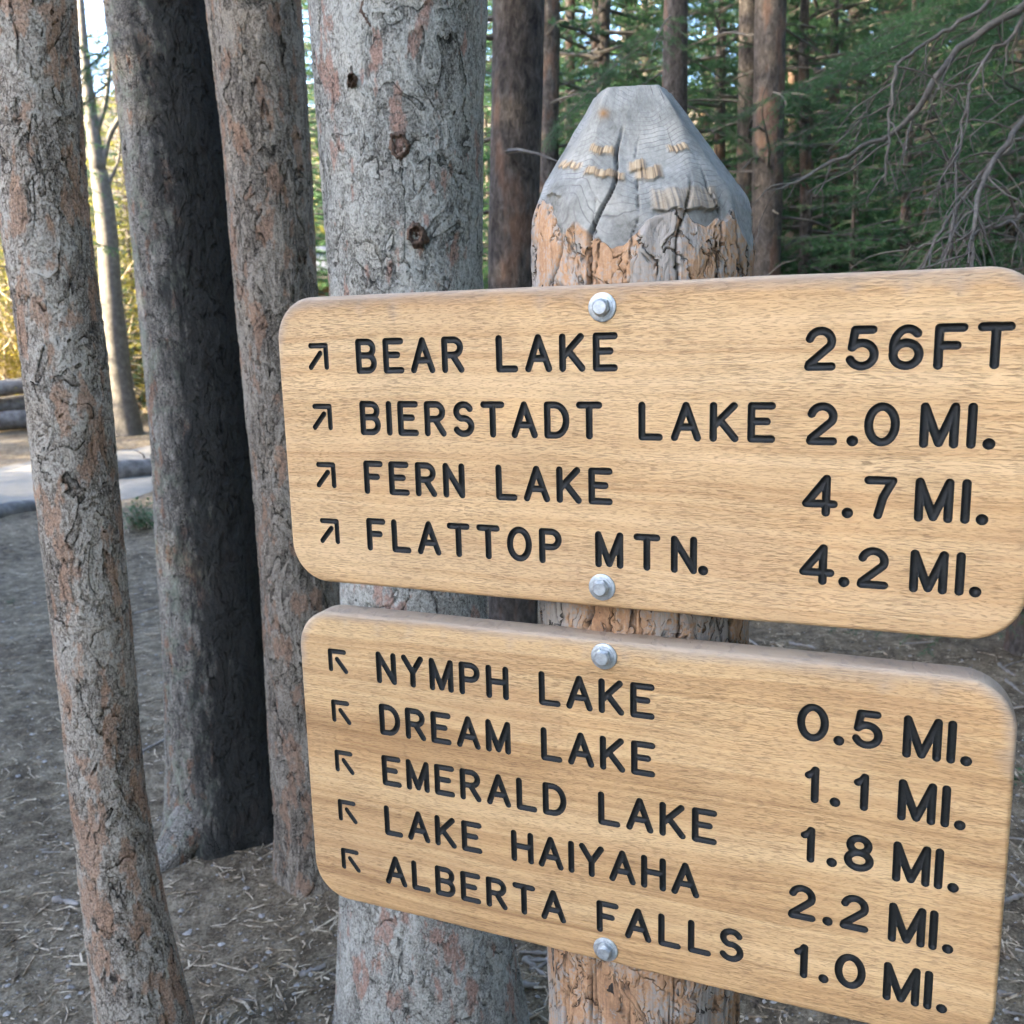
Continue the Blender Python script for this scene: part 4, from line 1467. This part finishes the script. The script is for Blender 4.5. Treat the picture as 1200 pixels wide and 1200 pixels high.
# firs with boughs down to the ground among and behind the trunks
firs = [(1235, 4.1, NEARFIR, STEM_N, 0.90, 'low green fir with dead branches hanging in front of it'), (1000, 5.6, NEARFIR, STEM_N, 0.62, 'small green fir growing right of the grey and reddish pine trunks'),
        (945, 7.0, FIR[0], STEM_F, 0.9, 'bushy fir between the grey pine trunk and the dead branches'), (1110, 7.6, FIR[1], STEM_F, 1.0, 'mid-sized fir behind the slender fir and the dead branches'), (840, 8.2, FIR[2], STEM_F, 1.0, 'fir between the post top and the reddish pine trunk'),
        (705, 7.6, FIR[0], STEM_F, 1.1, 'fir behind the post, beside the very thin dark pine stem'), (640, 10.5, FIR[1], STEM_F, 1.1, None), (1200, 6.5, FIR[2], STEM_F, 0.9, 'fir behind the low green fir, above the rounded end of the upper board'), (352, 10.5, FIR[0], STEM_F, 0.85, 'green fir in the gap between the tan-grey pine and the thick pine'),
        (575, 13.0, FIR[1], STEM_F, 0.9, None), (985, 10.5, FIR[2], STEM_F, 1.2, None), (760, 11.5, FIR[0], STEM_F, 1.2, None), (1075, 13.5, FIR[1], STEM_F, 1.3, None), (880, 13.0, FIR[2], STEM_F, 1.2, None),
        (1060, 5.4, FIR[0], STEM_F, 0.6, 'slender green fir close behind the dead branches'), (930, 9.0, FIR[1], STEM_F, 1.2, None), (1230, 5.0, FIR[2], STEM_F, 0.8, None), (1160, 9.5, FIR[0], STEM_F, 1.3, None), (1030, 8.4, FIR[2], STEM_F, 0.9, None),
        (1180, 5.7, FIR[1], STEM_F, 0.75, None), (1085, 6.3, FIR[2], STEM_F, 0.8, None), (975, 7.8, FIR[0], STEM_F, 0.9, None), (900, 10.5, FIR[1], STEM_F, 1.2, None), (690, 9.4, FIR[2], STEM_F, 1.1, None), (622, 12.5, FIR[0], STEM_F, 1.3, None), (745, 9.8, FIR[1], STEM_F, 1.1, None), (545, 15, FIR[2], STEM_F, 1.2, None),
        (740, 14.5, FIR[2], STEM_F, 1.5, None), (820, 15.5, FIR[1], STEM_F, 1.6, None), (960, 15.0, FIR[0], STEM_F, 1.6, None), (1140, 15.0, FIR[1], STEM_F, 1.7, None), (660, 15.5, FIR[0], STEM_F, 1.5, None),
        (128, 20.0, LIGHT[0], STEM_F, 1.1, 'pine behind the bare grey snag, sunlit yellow-green put into its needle colour'), (372, 18.5, LIGHT[1], STEM_F, 1.2, 'pine beyond the kiosk, sunlit yellow-green put into its needle colour'), (366, 13.0, FIR[1], STEM_F, 0.95, 'fir standing right in front of the roofed kiosk'), (572, 17.5, LIGHT[0], STEM_F, 1.3, 'pine in the gap between the thick pine and the dark straight pine, sunlit yellow-green put into its needle colour'), (20, 21.0, LIGHT[1], STEM_F, 1.1, 'pine behind the pile of logs, sunlit yellow-green put into its needle colour'), (100, 24, FIR[0], STEM_F, 1.6, None), (340, 24, FIR[1], STEM_F, 1.6, None), (400, 22, FIR[2], STEM_F, 1.7, None),
        (150, 17.5, YOUNG, STEM_Y, 1.0, 'young fir beyond the trail at the foot of the grey snag'), (70, 13.0, TALL[0], STEM_T[0], 0.9, 'tall pine beyond the trail, behind the slender flaky pine'), (275, 16.0, FIR[0], STEM_F, 0.8, None)]
for px, Y, cr_, st_, s_, lab in firs:
    tree('fir_tree', lab or 'dark green fir with boughs down to the ground, in the wood behind the near pines', None if lab else 'firs in the wood behind the near pines', X(px, Y), Y, cr_, st_, s_)

# the wood closing the view, and the sunlit stand beyond the trail on the left
cells = []
for i in range(1500):
    y = rnd.uniform(13, 52)
    px = rnd.uniform(-260, 1500)
    x = X(px, y)
    if any((x - a) ** 2 + (y - b) ** 2 < 2.4 for a, b in cells):
        continue
    if px < 330 and y < 19:
        continue
    cells.append((x, y))
    left = px < 600
    if left and y > 20 and rnd.random() < 0.72:
        tree('pine_tree', 'pine in the stand beyond the trail, sunlit yellow-green put into its needle colour', 'sunlit pines beyond the trail', x, y, LIGHT[rnd.randrange(2)], STEM_F, rnd.uniform(0.8, 1.25))
    elif rnd.random() < 0.42:
        tree('pine_tree', 'tall pine with a high crown, deep in the wood', 'tall pines deep in the wood', x, y, (TALL if y < 24 else TALLC)[rnd.randrange(2)], STEM_T[rnd.randrange(2)], rnd.uniform(0.8, 1.1))
    else:
        tree('fir_tree', 'dense dark fir far back in the wood', 'dark firs far back in the wood', x, y, (FIR if y < 24 else FIRC)[rnd.randrange(3)], STEM_F, rnd.uniform(1.1, 1.9))
    if len(cells) > 190:
        break

# unseen dense firs added right of and behind the viewer to block light
for x, y, s_ in ((4.6, 0.6, 1.3), (5.6, -1.6, 1.4), (7.2, 1.6, 1.5), (8.2, -0.8, 1.5), (6.4, 3.6, 1.3), (9.8, 2.8, 1.6), (10.6, -2.6, 1.6), (12.2, 0.6, 1.7), (7.4, -4.0, 1.5),
                 (13.5, -4.4, 1.8), (14.4, 3.6, 1.8), (16, -1.4, 1.9), (5.2, 2.2, 1.1), (4.4, -3.2, 1.2), (11.5, -5.5, 1.7), (9.0, 5.0, 1.5), (12.0, 6.5, 1.6), (17.5, -6.0, 2.0), (18.5, 2.0, 2.0), (3.6, -5.5, 1.3), (5.6, -7.5, 1.5), (1.6, -8.5, 1.5), (3.4, -11, 1.7), (3.3, 1.0, 0.8), (2.4, -3.4, 1.2), (0.6, -4.8, 1.4), (-1.0, -6.4, 1.5), (4.0, -1.2, 1.1), (1.9, -5.8, 1.5), (-0.6, -8.6, 1.7)):
    tree('fir_tree', 'unseen dense fir added right of or behind the viewer to block light', 'unseen light-blocking firs right of and behind the viewer', x, y, FIRC[rnd.randrange(3)], STEM_F, s_, None, 1.25)


# unseen tall pines added close on the right, crowns darkening that side
for x, y, s_ in ((2.3, 1.2, 1.0), (2.0, -0.7, 1.05), (3.1, 2.2, 1.0), (1.2, -2.4, 1.0), (3.0, 0.0, 1.1), (3.4, 3.6, 1.0)):
    tree('pine_tree', 'unseen tall pine added right of the sign, its crown shading from overhead', 'unseen shading pines close right of the sign', x, y, TALLC[rnd.randrange(2)], STEM_T[rnd.randrange(2)], s_, None, 1.5)

# unseen close-grown spruces added on the left to keep sun off the sign
for k in range(19):
    for t_, o_ in ((9.0, 0.0), (11.0, 0.4), (13.0, 0.2)):
        l_ = -5.2 + 0.85 * k + o_
        if min((-0.8 - 0.943 * t_ + 0.31 * l_ - q[0]) ** 2 + (1.6 - 0.333 * t_ + 0.95 * l_ - q[1]) ** 2 for q in list(0.5 * (a_ + b_))) < 5.0:
            continue
        tree('spruce_tree', 'unseen dense spruce added left of the clearing to block the sun', 'unseen sun-blocking spruces left of the clearing', -0.8 - 0.943 * t_ + 0.31 * l_, 1.6 - 0.333 * t_ + 0.95 * l_, DENSE, STEM_T[k % 2], rnd.uniform(0.66, 0.74))

for k in range(9):  # further unseen spruces, added to shade the trail
    for x0, y0 in ((-13.6, 3.4), (-16.2, 3.0)):
        x, y = x0 - 0.45 * k + (0.4 if x0 < -15 else 0), y0 + 1.3 * k + (0.6 if x0 < -15 else 0)
        if min((x - q[0]) ** 2 + (y - q[1]) ** 2 for q in list(0.5 * (a_ + b_))) > 5.0:
            tree('spruce_tree', 'unseen dense spruce added left of the clearing to block the sun', 'unseen sun-blocking spruces left of the clearing', x, y, DENSE, STEM_T[k % 2], rnd.uniform(0.50, 0.62))

# tall pines left of the viewer, between the clearing and the sun
stand = []
for k in range(900):
    t_, l_ = rnd.uniform(18.0, 30), rnd.uniform(-10.0, 13.0)
    x, y = -0.8 - 0.943 * t_ + 0.25 * l_, 1.6 - 0.333 * t_ + 0.97 * l_
    if min((x - q[0]) ** 2 + (y - q[1]) ** 2 for q in stand + [(99, 99, 0)]) < 2.6 or min((x - q[0]) ** 2 + (y - q[1]) ** 2 for q in list(0.5 * (a_ + b_))) < 4.2:
        continue
    if y > 0 and x / y > -0.62:
        continue
    stand.append((x, y, rnd.uniform(0.95, 1.3)))
for x, y, s_ in stand[:14]:
    tree('pine_tree', 'tall pine at the side of the clearing left of the slender flaky pine', 'tall pines left of the clearing', x, y, TALLC[rnd.randrange(2)], STEM_T[rnd.randrange(2)], s_, None, 1.35)

# the wood going on all round behind the viewer
for k in range(55):
    az, d_ = rnd.uniform(2.3, 4.9) , rnd.uniform(24, 46)
    x, y = d_ * math.sin(az + 1.0), d_ * math.cos(az + 1.0)
    if (y > 0 and abs(x / y) < 0.75) or (x < -12 and y > -14):
        continue
    tree('pine_tree', 'tall pine in the wood across the clearing, behind the viewpoint', 'pines across the clearing', x, y, TALLC[k % 2], STEM_T[k % 2], rnd.uniform(0.8, 1.1), None, 1.3)

# ------------------------------------------------------------------ dead drooping branches of a spruce just right of the sign
def limb_tree():
    bx, by = 2.05, 2.75
    org = np.array([bx, by, float(gz(bx, by))])
    root = empty('spruce_tree', org)
    tag(root, 'spruce with long dead grey branches drooping down beside the upper board', 'tree')
    trunk_mesh([org - [0, 0, 0.1], org + [0, 0.02, 1.5], org + [0.02, 0, 3.0], org + [0, 0, 6.5]], [0.10, 0.085, 0.075, 0.01], M_bark_far, root, org, 48, 0.02, 91, flare=0.3, top_fine=3.2)
    c = bpy.data.objects.new('crown', FIR[1])
    C.objects.link(c)
    c.parent = root
    c.location = (0, 0, 2.6)
    c.scale = (0.6, 0.6, 0.6)
    rg = np.random.default_rng(12)

    def twigs(mb, line, r0, depth, side):
        """thin bare side twigs off a limb, hanging down"""
        n = len(line)
        for i in range(3, n - 1):
            for _ in range(2 if depth else 1):
                if rg.random() < 0.62:
                    continue
                d = line[min(i + 1, n - 1)] - line[i]
                d = d / (np.linalg.norm(d) + 1e-9)
                l = rg.uniform(0.07, 0.26) * (1.0 if depth else 0.45)
                v = d * rg.uniform(0.2, 0.9) + rg.normal(size=3) * 0.45 + np.array([-0.1, 0, -0.35])
                v /= np.linalg.norm(v)
                pp = [line[i]]
                for s_ in range(6):
                    v = v + rg.normal(size=3) * 0.16 + np.array([0, 0, -0.13])
                    v /= np.linalg.norm(v)
                    pp.append(pp[-1] + v * l / 6)
                mb.tube(pp, np.linspace(r0, 0.0011, 7), 4, False)
                if depth:
                    twigs(mb, np.array(pp), r0 * 0.6, 0, side)

    for px, Y0, Y1, r0 in (([(1260, -60), (1199, 6), (1118, 60), (1067, 139), (1016, 170), (940, 208), (900, 224)], 2.75, 2.5, 0.011),
                           ([(1270, 60), (1200, 138), (1165, 190), (1143, 241), (1139, 312), (1136, 345)], 2.6, 2.1, 0.008),
                           ([(1280, 130), (1200, 160), (1150, 205), (1112, 255), (1086, 300), (1060, 350)], 2.7, 2.4, 0.006),
                           ([(1290, 230), (1205, 252), (1160, 268), (1110, 280), (1060, 292)], 2.7, 2.5, 0.006),
                           ([(1250, -90), (1150, 10), (1090, 45), (1050, 90), (1042, 150), (1034, 215)], 2.75, 2.45, 0.006),
                           ([(1260, -40), (1185, 40), (1150, 75), (1130, 130), (1122, 200), (1110, 300)], 2.75, 2.4, 0.005),
                           ([(1230, 300), (1180, 225), (1140, 215), (1085, 152), (1060, 140)], 2.9, 2.7, 0.005)):
        n = len(px)
        q = np.array([P(a, b, Y0 + (Y1 - Y0) * i / (n - 1)) for i, (a, b) in enumerate(px)])
        q = np.vstack([org + [0, 0, q[0][2] - org[2] + 0.25], q])
        line = catmull(q, np.linspace(0, n - 0.001, 34)) + rg.normal(size=(34, 3)) * 0.004
        mb = MB()
        mb.tube(line - org, np.linspace(r0 * 1.3, 0.0022, 34), 7)
        twigs(mb, line[6:] - org, 0.0026, 1, 0)
        mb.build('dead_branch', M_dead, root)
    # two living boughs above, with fine needles
    for px, Y0, L in ((1010, 2.9, 0.75), (960, 3.3, 0.8), (1090, 2.6, 0.55)):
        pass
    return root


limb_tree()


def hang_bough(mb_n, mb_w, p0, az, el, L, rg):
    ax, a, b = bough(p0, az, el, L, rg, 0.045, 0.1, 0.45)
    mb_w.tube(ax, np.linspace(0.007, 0.002, len(ax)), 5)
    for q in range(0, len(a), 2):
        mb_w.tube([a[q], b[q]], [0.002, 0.0013], 3, False)
    mb_n.append(needles(a, b, 420, 0.024, 0.0024, rg))


def bough_tree(name, label, bx, by, H, specs, seed):
    """pine whose low living boughs reach into view; specs = (z, azimuth, elevation, length)"""
    org = np.array([bx, by, float(gz(bx, by))])
    root = empty(name, org)
    tag(root, label, 'tree')
    trunk_mesh([org - [0, 0, 0.1], org + [0, 0.02, 1.5], org + [0.02, 0, 3.0], org + [0, 0, H]], [0.11, 0.095, 0.08, 0.01], M_bark_far, root, org, 40, 0.03, seed, flare=0.3, top_fine=3.2)
    rg = np.random.default_rng(seed)
    for z, az, el, L in specs:
        nn, ww = [], MB()
        hang_bough(nn, ww, np.array([0, 0, z - org[2]]), az, el, L, rg)
        b = ww.build('bough', M_dead, root)
        NV = np.vstack(nn)
        mesh_obj('needles', NV, np.arange(len(NV)).reshape(-1, 3), M_needle, b, False)['kind'] = 'stuff'
    return root


# right of the frame: boughs over the top right; behind the post: boughs hanging left and right
bough_tree('pine_tree', 'pine whose green boughs hang over the dead branches', 2.35, 4.1, 7.0,
           [(2.62, 3.0, -0.05, 1.35), (2.75, 3.35, 0.0, 1.3), (2.35, 2.8, -0.1, 1.0), (2.9, 3.1, -0.1, 1.5), (2.1, 3.3, -0.15, 0.9), (2.5, 3.7, -0.1, 1.0)], 101)
bough_tree('pine_tree', 'pine with drooping green boughs rising directly above the axe-cut post top', X(786, 6.4), 6.4, 8.0,
           [(3.3, 3.3, -0.35, 1.3), (3.1, 2.9, -0.4, 1.2), (2.8, 3.6, -0.45, 1.1), (3.2, 0.2, -0.3, 0.9), (2.9, 6.0, -0.35, 0.9), (3.4, 4.4, -0.3, 0.9), (2.6, 3.2, -0.35, 0.8), (2.55, 0.0, -0.3, 0.7)], 103)
bough_tree('pine_tree', 'pine hidden behind the blackened pine, one green bough reaching out beside it', X(226, 5.4), 5.4, 8.0,
           [(2.95, 3.2, -0.2, 0.85), (3.1, 3.6, -0.3, 0.8), (3.25, 2.8, -0.25, 0.9)], 105)

# crooked dark limb left of the post top
# ------------------------------------------------------------------ trail-side things
def log_obj(label, a, b, r, seed, twig=0, group=None):
    a, b = np.array(a, float), np.array(b, float)
    org = (a + b) / 2
    org[2] = float(gz(org[0], org[1]))
    root = empty('fallen_log', org)
    tag(root, label, 'log', group)
    n, seg = 26, 16
    L = np.linalg.norm(b - a)
    t = np.linspace(0, 1, n)
    ax = a + (b - a) * t[:, None]
    ax[:, 2] += 0.02 * np.sin(t * 5 + seed)
    mb = MB()
    mb.tube(ax - org, r * (1 + 0.12 * fbm(np.column_stack([t * 6, 0 * t + seed, 0 * t]), 2, seed)) * np.linspace(1.05, 0.9, n), seg, False)
    V = mb.V[0]
    V += 0.12 * r * fbm(V * 14, 3, seed)[:, None] * rnd.choice((1, -1))
    mb.build('bark', M_log, root)
    for e, nxt_ in ((0, 1), (n - 1, n - 2)):
        ring = V[e * seg:(e + 1) * seg]
        eb = MB()
        c = ring.mean(0)
        d = (ax[e] - ax[nxt_])
        d /= np.linalg.norm(d)
        eb.add(np.vstack([ring + d * 0.001, [c + d * 0.006]]), [(i, (i + 1) % seg, seg) for i in range(seg)])
        eb.build('cut_end', M_cut, root)
    if twig:
        rg = np.random.default_rng(seed)
        tb = MB()
        for _ in range(twig):
            f = rg.uniform(0.15, 0.85)
            p = a + (b - a) * f - org + [0, 0, r * 0.7]
            v = np.array([rg.uniform(-.6, .6), rg.uniform(-.4, .2), 1.0])
            pp = [p]
            for s_ in range(4):
                pp.append(pp[-1] + v / np.linalg.norm(v) * rg.uniform(0.04, 0.10))
                v = v + rg.normal(size=3) * 0.4
            tb.tube(pp, np.linspace(0.011, 0.004, 5), 5)
        tb.build('branch_stub', M_dead, root)
    return root


def gl(px, py, up):
    q = G(px, py)
    return q + [0, 0, up]


log_obj('grey log with broken twigs edging the trail between two near pines', gl(124, 566, 0.12), gl(330, 535, 0.12), 0.115, 3, 4)
log_obj('half-buried log along the near edge of the pale trail', gl(-120, 640, 0.05), gl(44, 598, 0.03), 0.10, 5)
lz = 14.0
pa = gl(-60, 512, 0)
pb = gl(132, 492, 0)
log_obj('lowest pale log of the pile beyond the trail', pa + [0, 0, 0.17], pb + [0, 0, 0.17], 0.17, 7)
log_obj('dark middle log of the pile beyond the trail', pa + [-0.3, 0.28, 0.44], pb + [-0.1, 0.3, 0.44], 0.16, 8)
log_obj('top log of the pile beyond the trail, resting slantwise', pa + [-0.4, 0.1, 0.70], pb + [0.2, 0.0, 0.86], 0.15, 9)

# rocks behind the trail
sb = 0
for px, py, s_, lab in ((185, 478, 0.22, 'pale boulder at the far edge of the trail beside the grey snag'), (168, 487, 0.14, 'small grey rock beside the pale boulder'), (292, 478, 0.30, 'grey boulder behind the trail, seen between the blackened and the tan pine')):
    q = G(px, py)
    n1, n2 = 18, 12
    V = []
    for j in range(n2 + 1):
        for i in range(n1):
            a, e = 2 * math.pi * i / n1, math.pi * (j / n2 - 0.5)
            V.append((math.cos(a) * math.cos(e), math.sin(a) * math.cos(e), math.sin(e)))
    V = np.array(V)
    V *= (1 + 0.35 * fbm(V * 1.4 + px, 4, 3))[:, None]
    V = V * s_ * np.array([1.2, 0.9, 0.8])
    ro = mesh_obj('boulder', V, [(j * n1 + i, j * n1 + (i + 1) % n1, (j + 1) * n1 + (i + 1) % n1, (j + 1) * n1 + i) for j in range(n2) for i in range(n1)], M_stone)
    ro.location = q + [0, 0.1, s_ * 0.4]
    tag(ro, lab, 'rock')


def leafy(name, label, q, s_, n, mat, seed, cat='plant', group=None):
    """low plant: thin stems with small oval leaves"""
    rg = np.random.default_rng(seed)
    root = empty(name, (q[0], q[1], float(gz(q[0], q[1]))))
    tag(root, label, cat, group)
    st = MB()
    LV = []
    for i in range(n):
        az = rg.uniform(0, 6.28)
        el = rg.uniform(0.5, 1.5)
        v = np.array([math.cos(az) * math.cos(el), math.sin(az) * math.cos(el), math.sin(el)])
        l = s_ * rg.uniform(0.5, 1.1)
        pp = [np.array([rg.normal() * s_ * 0.25, rg.normal() * s_ * 0.25, -0.01])]
        for k in range(6):
            pp.append(pp[-1] + v * l / 6)
            v = v + rg.normal(size=3) * 0.13 + [0, 0, -0.09]
            v /= np.linalg.norm(v)
        st.tube(pp, np.linspace(0.004, 0.0015, 7) * min(5, s_ / 0.3), 4, False)
        for k in range(1, 7):
            for _ in range(4 if s_ < 1 else 15):
                d = rg.normal(size=3)
                d[2] = abs(d[2]) * 0.4
                d /= np.linalg.norm(d)
                sd_ = np.cross(d, [0, 0, 1.0]) + rg.normal(size=3) * 0.3
                sd_ /= np.linalg.norm(sd_)
                L = s_ * rg.uniform(0.10, 0.19) if s_ < 1 else rg.uniform(0.07, 0.13)
                p = pp[k] + rg.normal(size=3) * s_ * (0.03 if s_ < 1 else 0.085)
                LV.append([p, p + d * L * 0.5 + sd_ * L * 0.24, p + d * L, p + d * L * 0.5 - sd_ * L * 0.24])
    st.build('stem', M_litter, root)
    LV = np.array(LV).reshape(-1, 3)
    mesh_obj('leaf_cluster', LV, np.arange(len(LV)).reshape(-1, 4), mat, root, False)['kind'] = 'stuff'
    return root


leafy('leafy_plant', 'low green leafy plant on the dirt between the slender pine and the blackened pine', G(172, 618), 0.26, 34, M_leaf, 1)
leafy('leafy_plant', 'sprig of green leaves on the dirt right of the lower board', G(1212, 930), 0.12, 14, M_leaf, 2)
leafy('leafy_plant', 'tiny green sprig at the foot of the pile of logs, near the slender pine', G(12, 708), 0.05, 8, M_leaf, 3)
leafy('leafy_plant', 'green plants behind the log, seen between blackened and tan pine', G(300, 565), 0.28, 20, M_leaf, 4)
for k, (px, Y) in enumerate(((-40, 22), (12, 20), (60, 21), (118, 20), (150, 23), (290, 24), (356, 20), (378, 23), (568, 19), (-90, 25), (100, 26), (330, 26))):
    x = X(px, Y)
    leafy('willow_shrub', 'golden green willow shrub beyond the trail, sunlit glow put into its leaf colour', (x, Y), 3.3 + 0.9 * math.sin(k * 7), 80, M_leaf_sun_tint, 20 + k, 'shrub', 'golden willow shrubs beyond the trail')

# small roofed kiosk far off, between the tan pine and the thick pine
ky = 14.5
kx = P(398, 330, ky)[0]
kq = empty('information_kiosk', (kx, ky, float(gz(kx, ky))), 0.5)
tag(kq, 'small brown timber kiosk with a pale roof, mostly behind the thick grey pine', 'kiosk')
zr = P(380, 316, ky)[2] - kq.location[2]
for sx in (-0.55, 0.55):
    m = MB()
    m.box((sx, 0, (zr - 0.05) / 2 - 0.1), (0.14, 0.14, zr + 0.1))
    m.build('post', M_brown, kq, False)
m = MB()
m.box((0, 0.0, zr - 0.75), (0.96, 0.06, 1.0))
m.build('panel', M_brown, kq, False)
for sy in (-1, 1):
    m = MB()
    a = R(33) * sy
    Mx = np.array([[1, 0, 0], [0, math.cos(a), math.sin(a)], [0, -math.sin(a), math.cos(a)]])
    m.box((0, sy * 0.30, zr + 0.10), (1.7, 0.74, 0.05), Mx)
    m.build('roof_slope', M_roof, kq, False)

# ------------------------------------------------------------------ litter on the ground
rg = np.random.default_rng(5)
# gravel: many small angular stones
ico = np.array([[0, 0, 1], [0.9, 0, 0.2], [0.28, 0.85, 0.2], [-0.73, 0.53, 0.2], [-0.73, -0.53, 0.2], [0.28, -0.85, 0.2], [0, 0, -0.6]])
icf = np.array([(0, 1, 2), (0, 2, 3), (0, 3, 4), (0, 4, 5), (0, 5, 1), (6, 2, 1), (6, 3, 2), (6, 4, 3), (6, 5, 4), (6, 1, 5)])


def scatter_xy(n, rmin=1.5, rmax=7.0, wide=0.75):
    d = rmin + (rmax - rmin) * rg.random(n) ** 1.7
    a = rg.uniform(-wide, wide, n)
    return d * np.sin(a), d * np.cos(a)


n = 15000
px_, py_ = scatter_xy(n)
sz = 0.0016 + 0.0080 * rg.random(n) ** 5
Vp = ico[None] * sz[:, None, None] * (0.7 + 0.6 * rg.random((n, 7, 1))) * np.array([1.2, 1.0, 0.7])
ca, sa = np.cos(rg.uniform(0, 6.28, n)), np.sin(rg.uniform(0, 6.28, n))
Vr = np.stack([Vp[..., 0] * ca[:, None] - Vp[..., 1] * sa[:, None], Vp[..., 0] * sa[:, None] + Vp[..., 1] * ca[:, None], Vp[..., 2]], -1)
Vr += np.stack([px_, py_, gz(px_, py_) + sz * 0.25], -1)[:, None]
gr = mesh_obj('gravel', Vr.reshape(-1, 3), (icf[None] + (np.arange(n) * 7)[:, None, None]).reshape(-1, 3), M_stone, None, False)
gr['kind'] = 'stuff'
tag(gr, 'small grey pebbles and grit strewn over the dirt', 'gravel')

# needles and twig bits: thin bent prisms
n = 26000
px_, py_ = scatter_xy(n, 1.4, 9.0, 0.8)
ln = 0.010 + 0.075 * rg.random(n) ** 5
th_ = 0.0007 + 0.0018 * rg.random(n) ** 3 + ln * 0.012
az = rg.uniform(0, 6.28, n)
el = rg.normal(size=n) * 0.12
d = np.stack([np.cos(az) * np.cos(el), np.sin(az) * np.cos(el), np.sin(el)], -1)
s_ = np.stack([-np.sin(az), np.cos(az), 0 * az], -1)
u_ = np.cross(d, s_) * -1
c_ = np.stack([px_, py_, gz(px_, py_) + 0.004 + np.abs(np.sin(el)) * ln * 0.5], -1)
bend = s_ * (rg.normal(size=n) * 0.12 * ln)[:, None]
rings = []
for f in (-0.5, 0.0, 0.5):
    cc = c_ + d * (ln * f)[:, None] + bend * (1 if f == 0 else 0)
    for a in (0, 2.09, 4.19):
        rings.append(cc + (s_ * math.cos(a) + u_ * math.sin(a)) * th_[:, None])
Vt = np.stack(rings, 1)
tf_ = [(k * 3 + j, k * 3 + (j + 1) % 3, k * 3 + 3 + (j + 1) % 3, k * 3 + 3 + j) for k in range(2) for j in range(3)]
li = mesh_obj('needle_litter', Vt.reshape(-1, 3), (np.array(tf_)[None] + (np.arange(n) * 9)[:, None, None]).reshape(-1, 4), M_litter, None, False)
li['kind'] = 'stuff'
tag(li, 'fallen needles and broken twig bits scattered over the dirt', 'litter')


def stick(label, a, b, r, seed, group=None, flat=1.0):
    rgs = np.random.default_rng(seed)
    a, b = np.array(a), np.array(b)
    c = (a + b) / 2
    t = np.linspace(0, 1, 12)
    ax = a + (b - a) * t[:, None]
    L = np.linalg.norm(b - a)
    off = np.cumsum(rgs.normal(size=(12, 2)) * 0.012 * L, 0)
    ax[:, :2] += off - off.mean(0)
    ax[:, 2] = gz(ax[:, 0], ax[:, 1]) + r * 0.6 * flat
    m = MB()
    m.tube(ax - c, r * (1 + 0.25 * rgs.normal(size=12)) * np.linspace(1.1, 0.7, 12), 7)
    m.V[0][:, 2] *= 1
    o = m.build('stick', M_stick, None)
    o.location = c
    tag(o, label, 'stick', group)
    return o


M_stick = plain('bleached_stick', (0.14, 0.115, 0.095), (0.40, 0.35, 0.29), 25, 0.85)
stick('curved bleached stick lying below the root of the blackened pine', G(249, 972), G(232, 1002), 0.006, 1)
stick('short pale wood chip on the dirt left of the slender pine', G(64, 1055), G(92, 1062), 0.008, 2)
stick('pale split stick on the dirt below the lower board\'s corner', G(350, 1145), G(382, 1133), 0.007, 3)
stick('dark bent twig between the slender pine and the blackened pine', G(160, 884), G(200, 866), 0.006, 4)
G1 = 'loose sticks on the dirt around the pines'
for k in range(26):
    px, py = rnd.uniform(0, 420), rnd.uniform(640, 1190)
    L = rnd.uniform(10, 34)
    an = rnd.uniform(-0.9, 0.5)
    stick('loose dry stick on the dirt around the near pines', G(px, py), G(px + L * math.cos(an), py + L * math.sin(an) * 0.6), rnd.uniform(0.0022, 0.0045), 10 + k, G1)
G2 = 'loose sticks on the dirt right of and below the boards'
for k in range(34):
    if k < 18:
        px, py = rnd.uniform(870, 1200), rnd.uniform(715, 800)
    elif k < 27:
        px, py = rnd.uniform(1165, 1200), rnd.uniform(800, 1190)
    else:
        px, py = rnd.uniform(590, 640), rnd.uniform(1090, 1190)
    L = rnd.uniform(20, 60)
    an = rnd.uniform(-1.2, 1.2)
    stick('dry stick on the dark ground behind and right of the boards', G(px, py), G(px + L * math.cos(an), py + L * math.sin(an) * 0.5), rnd.uniform(0.003, 0.008), 60 + k, G2)
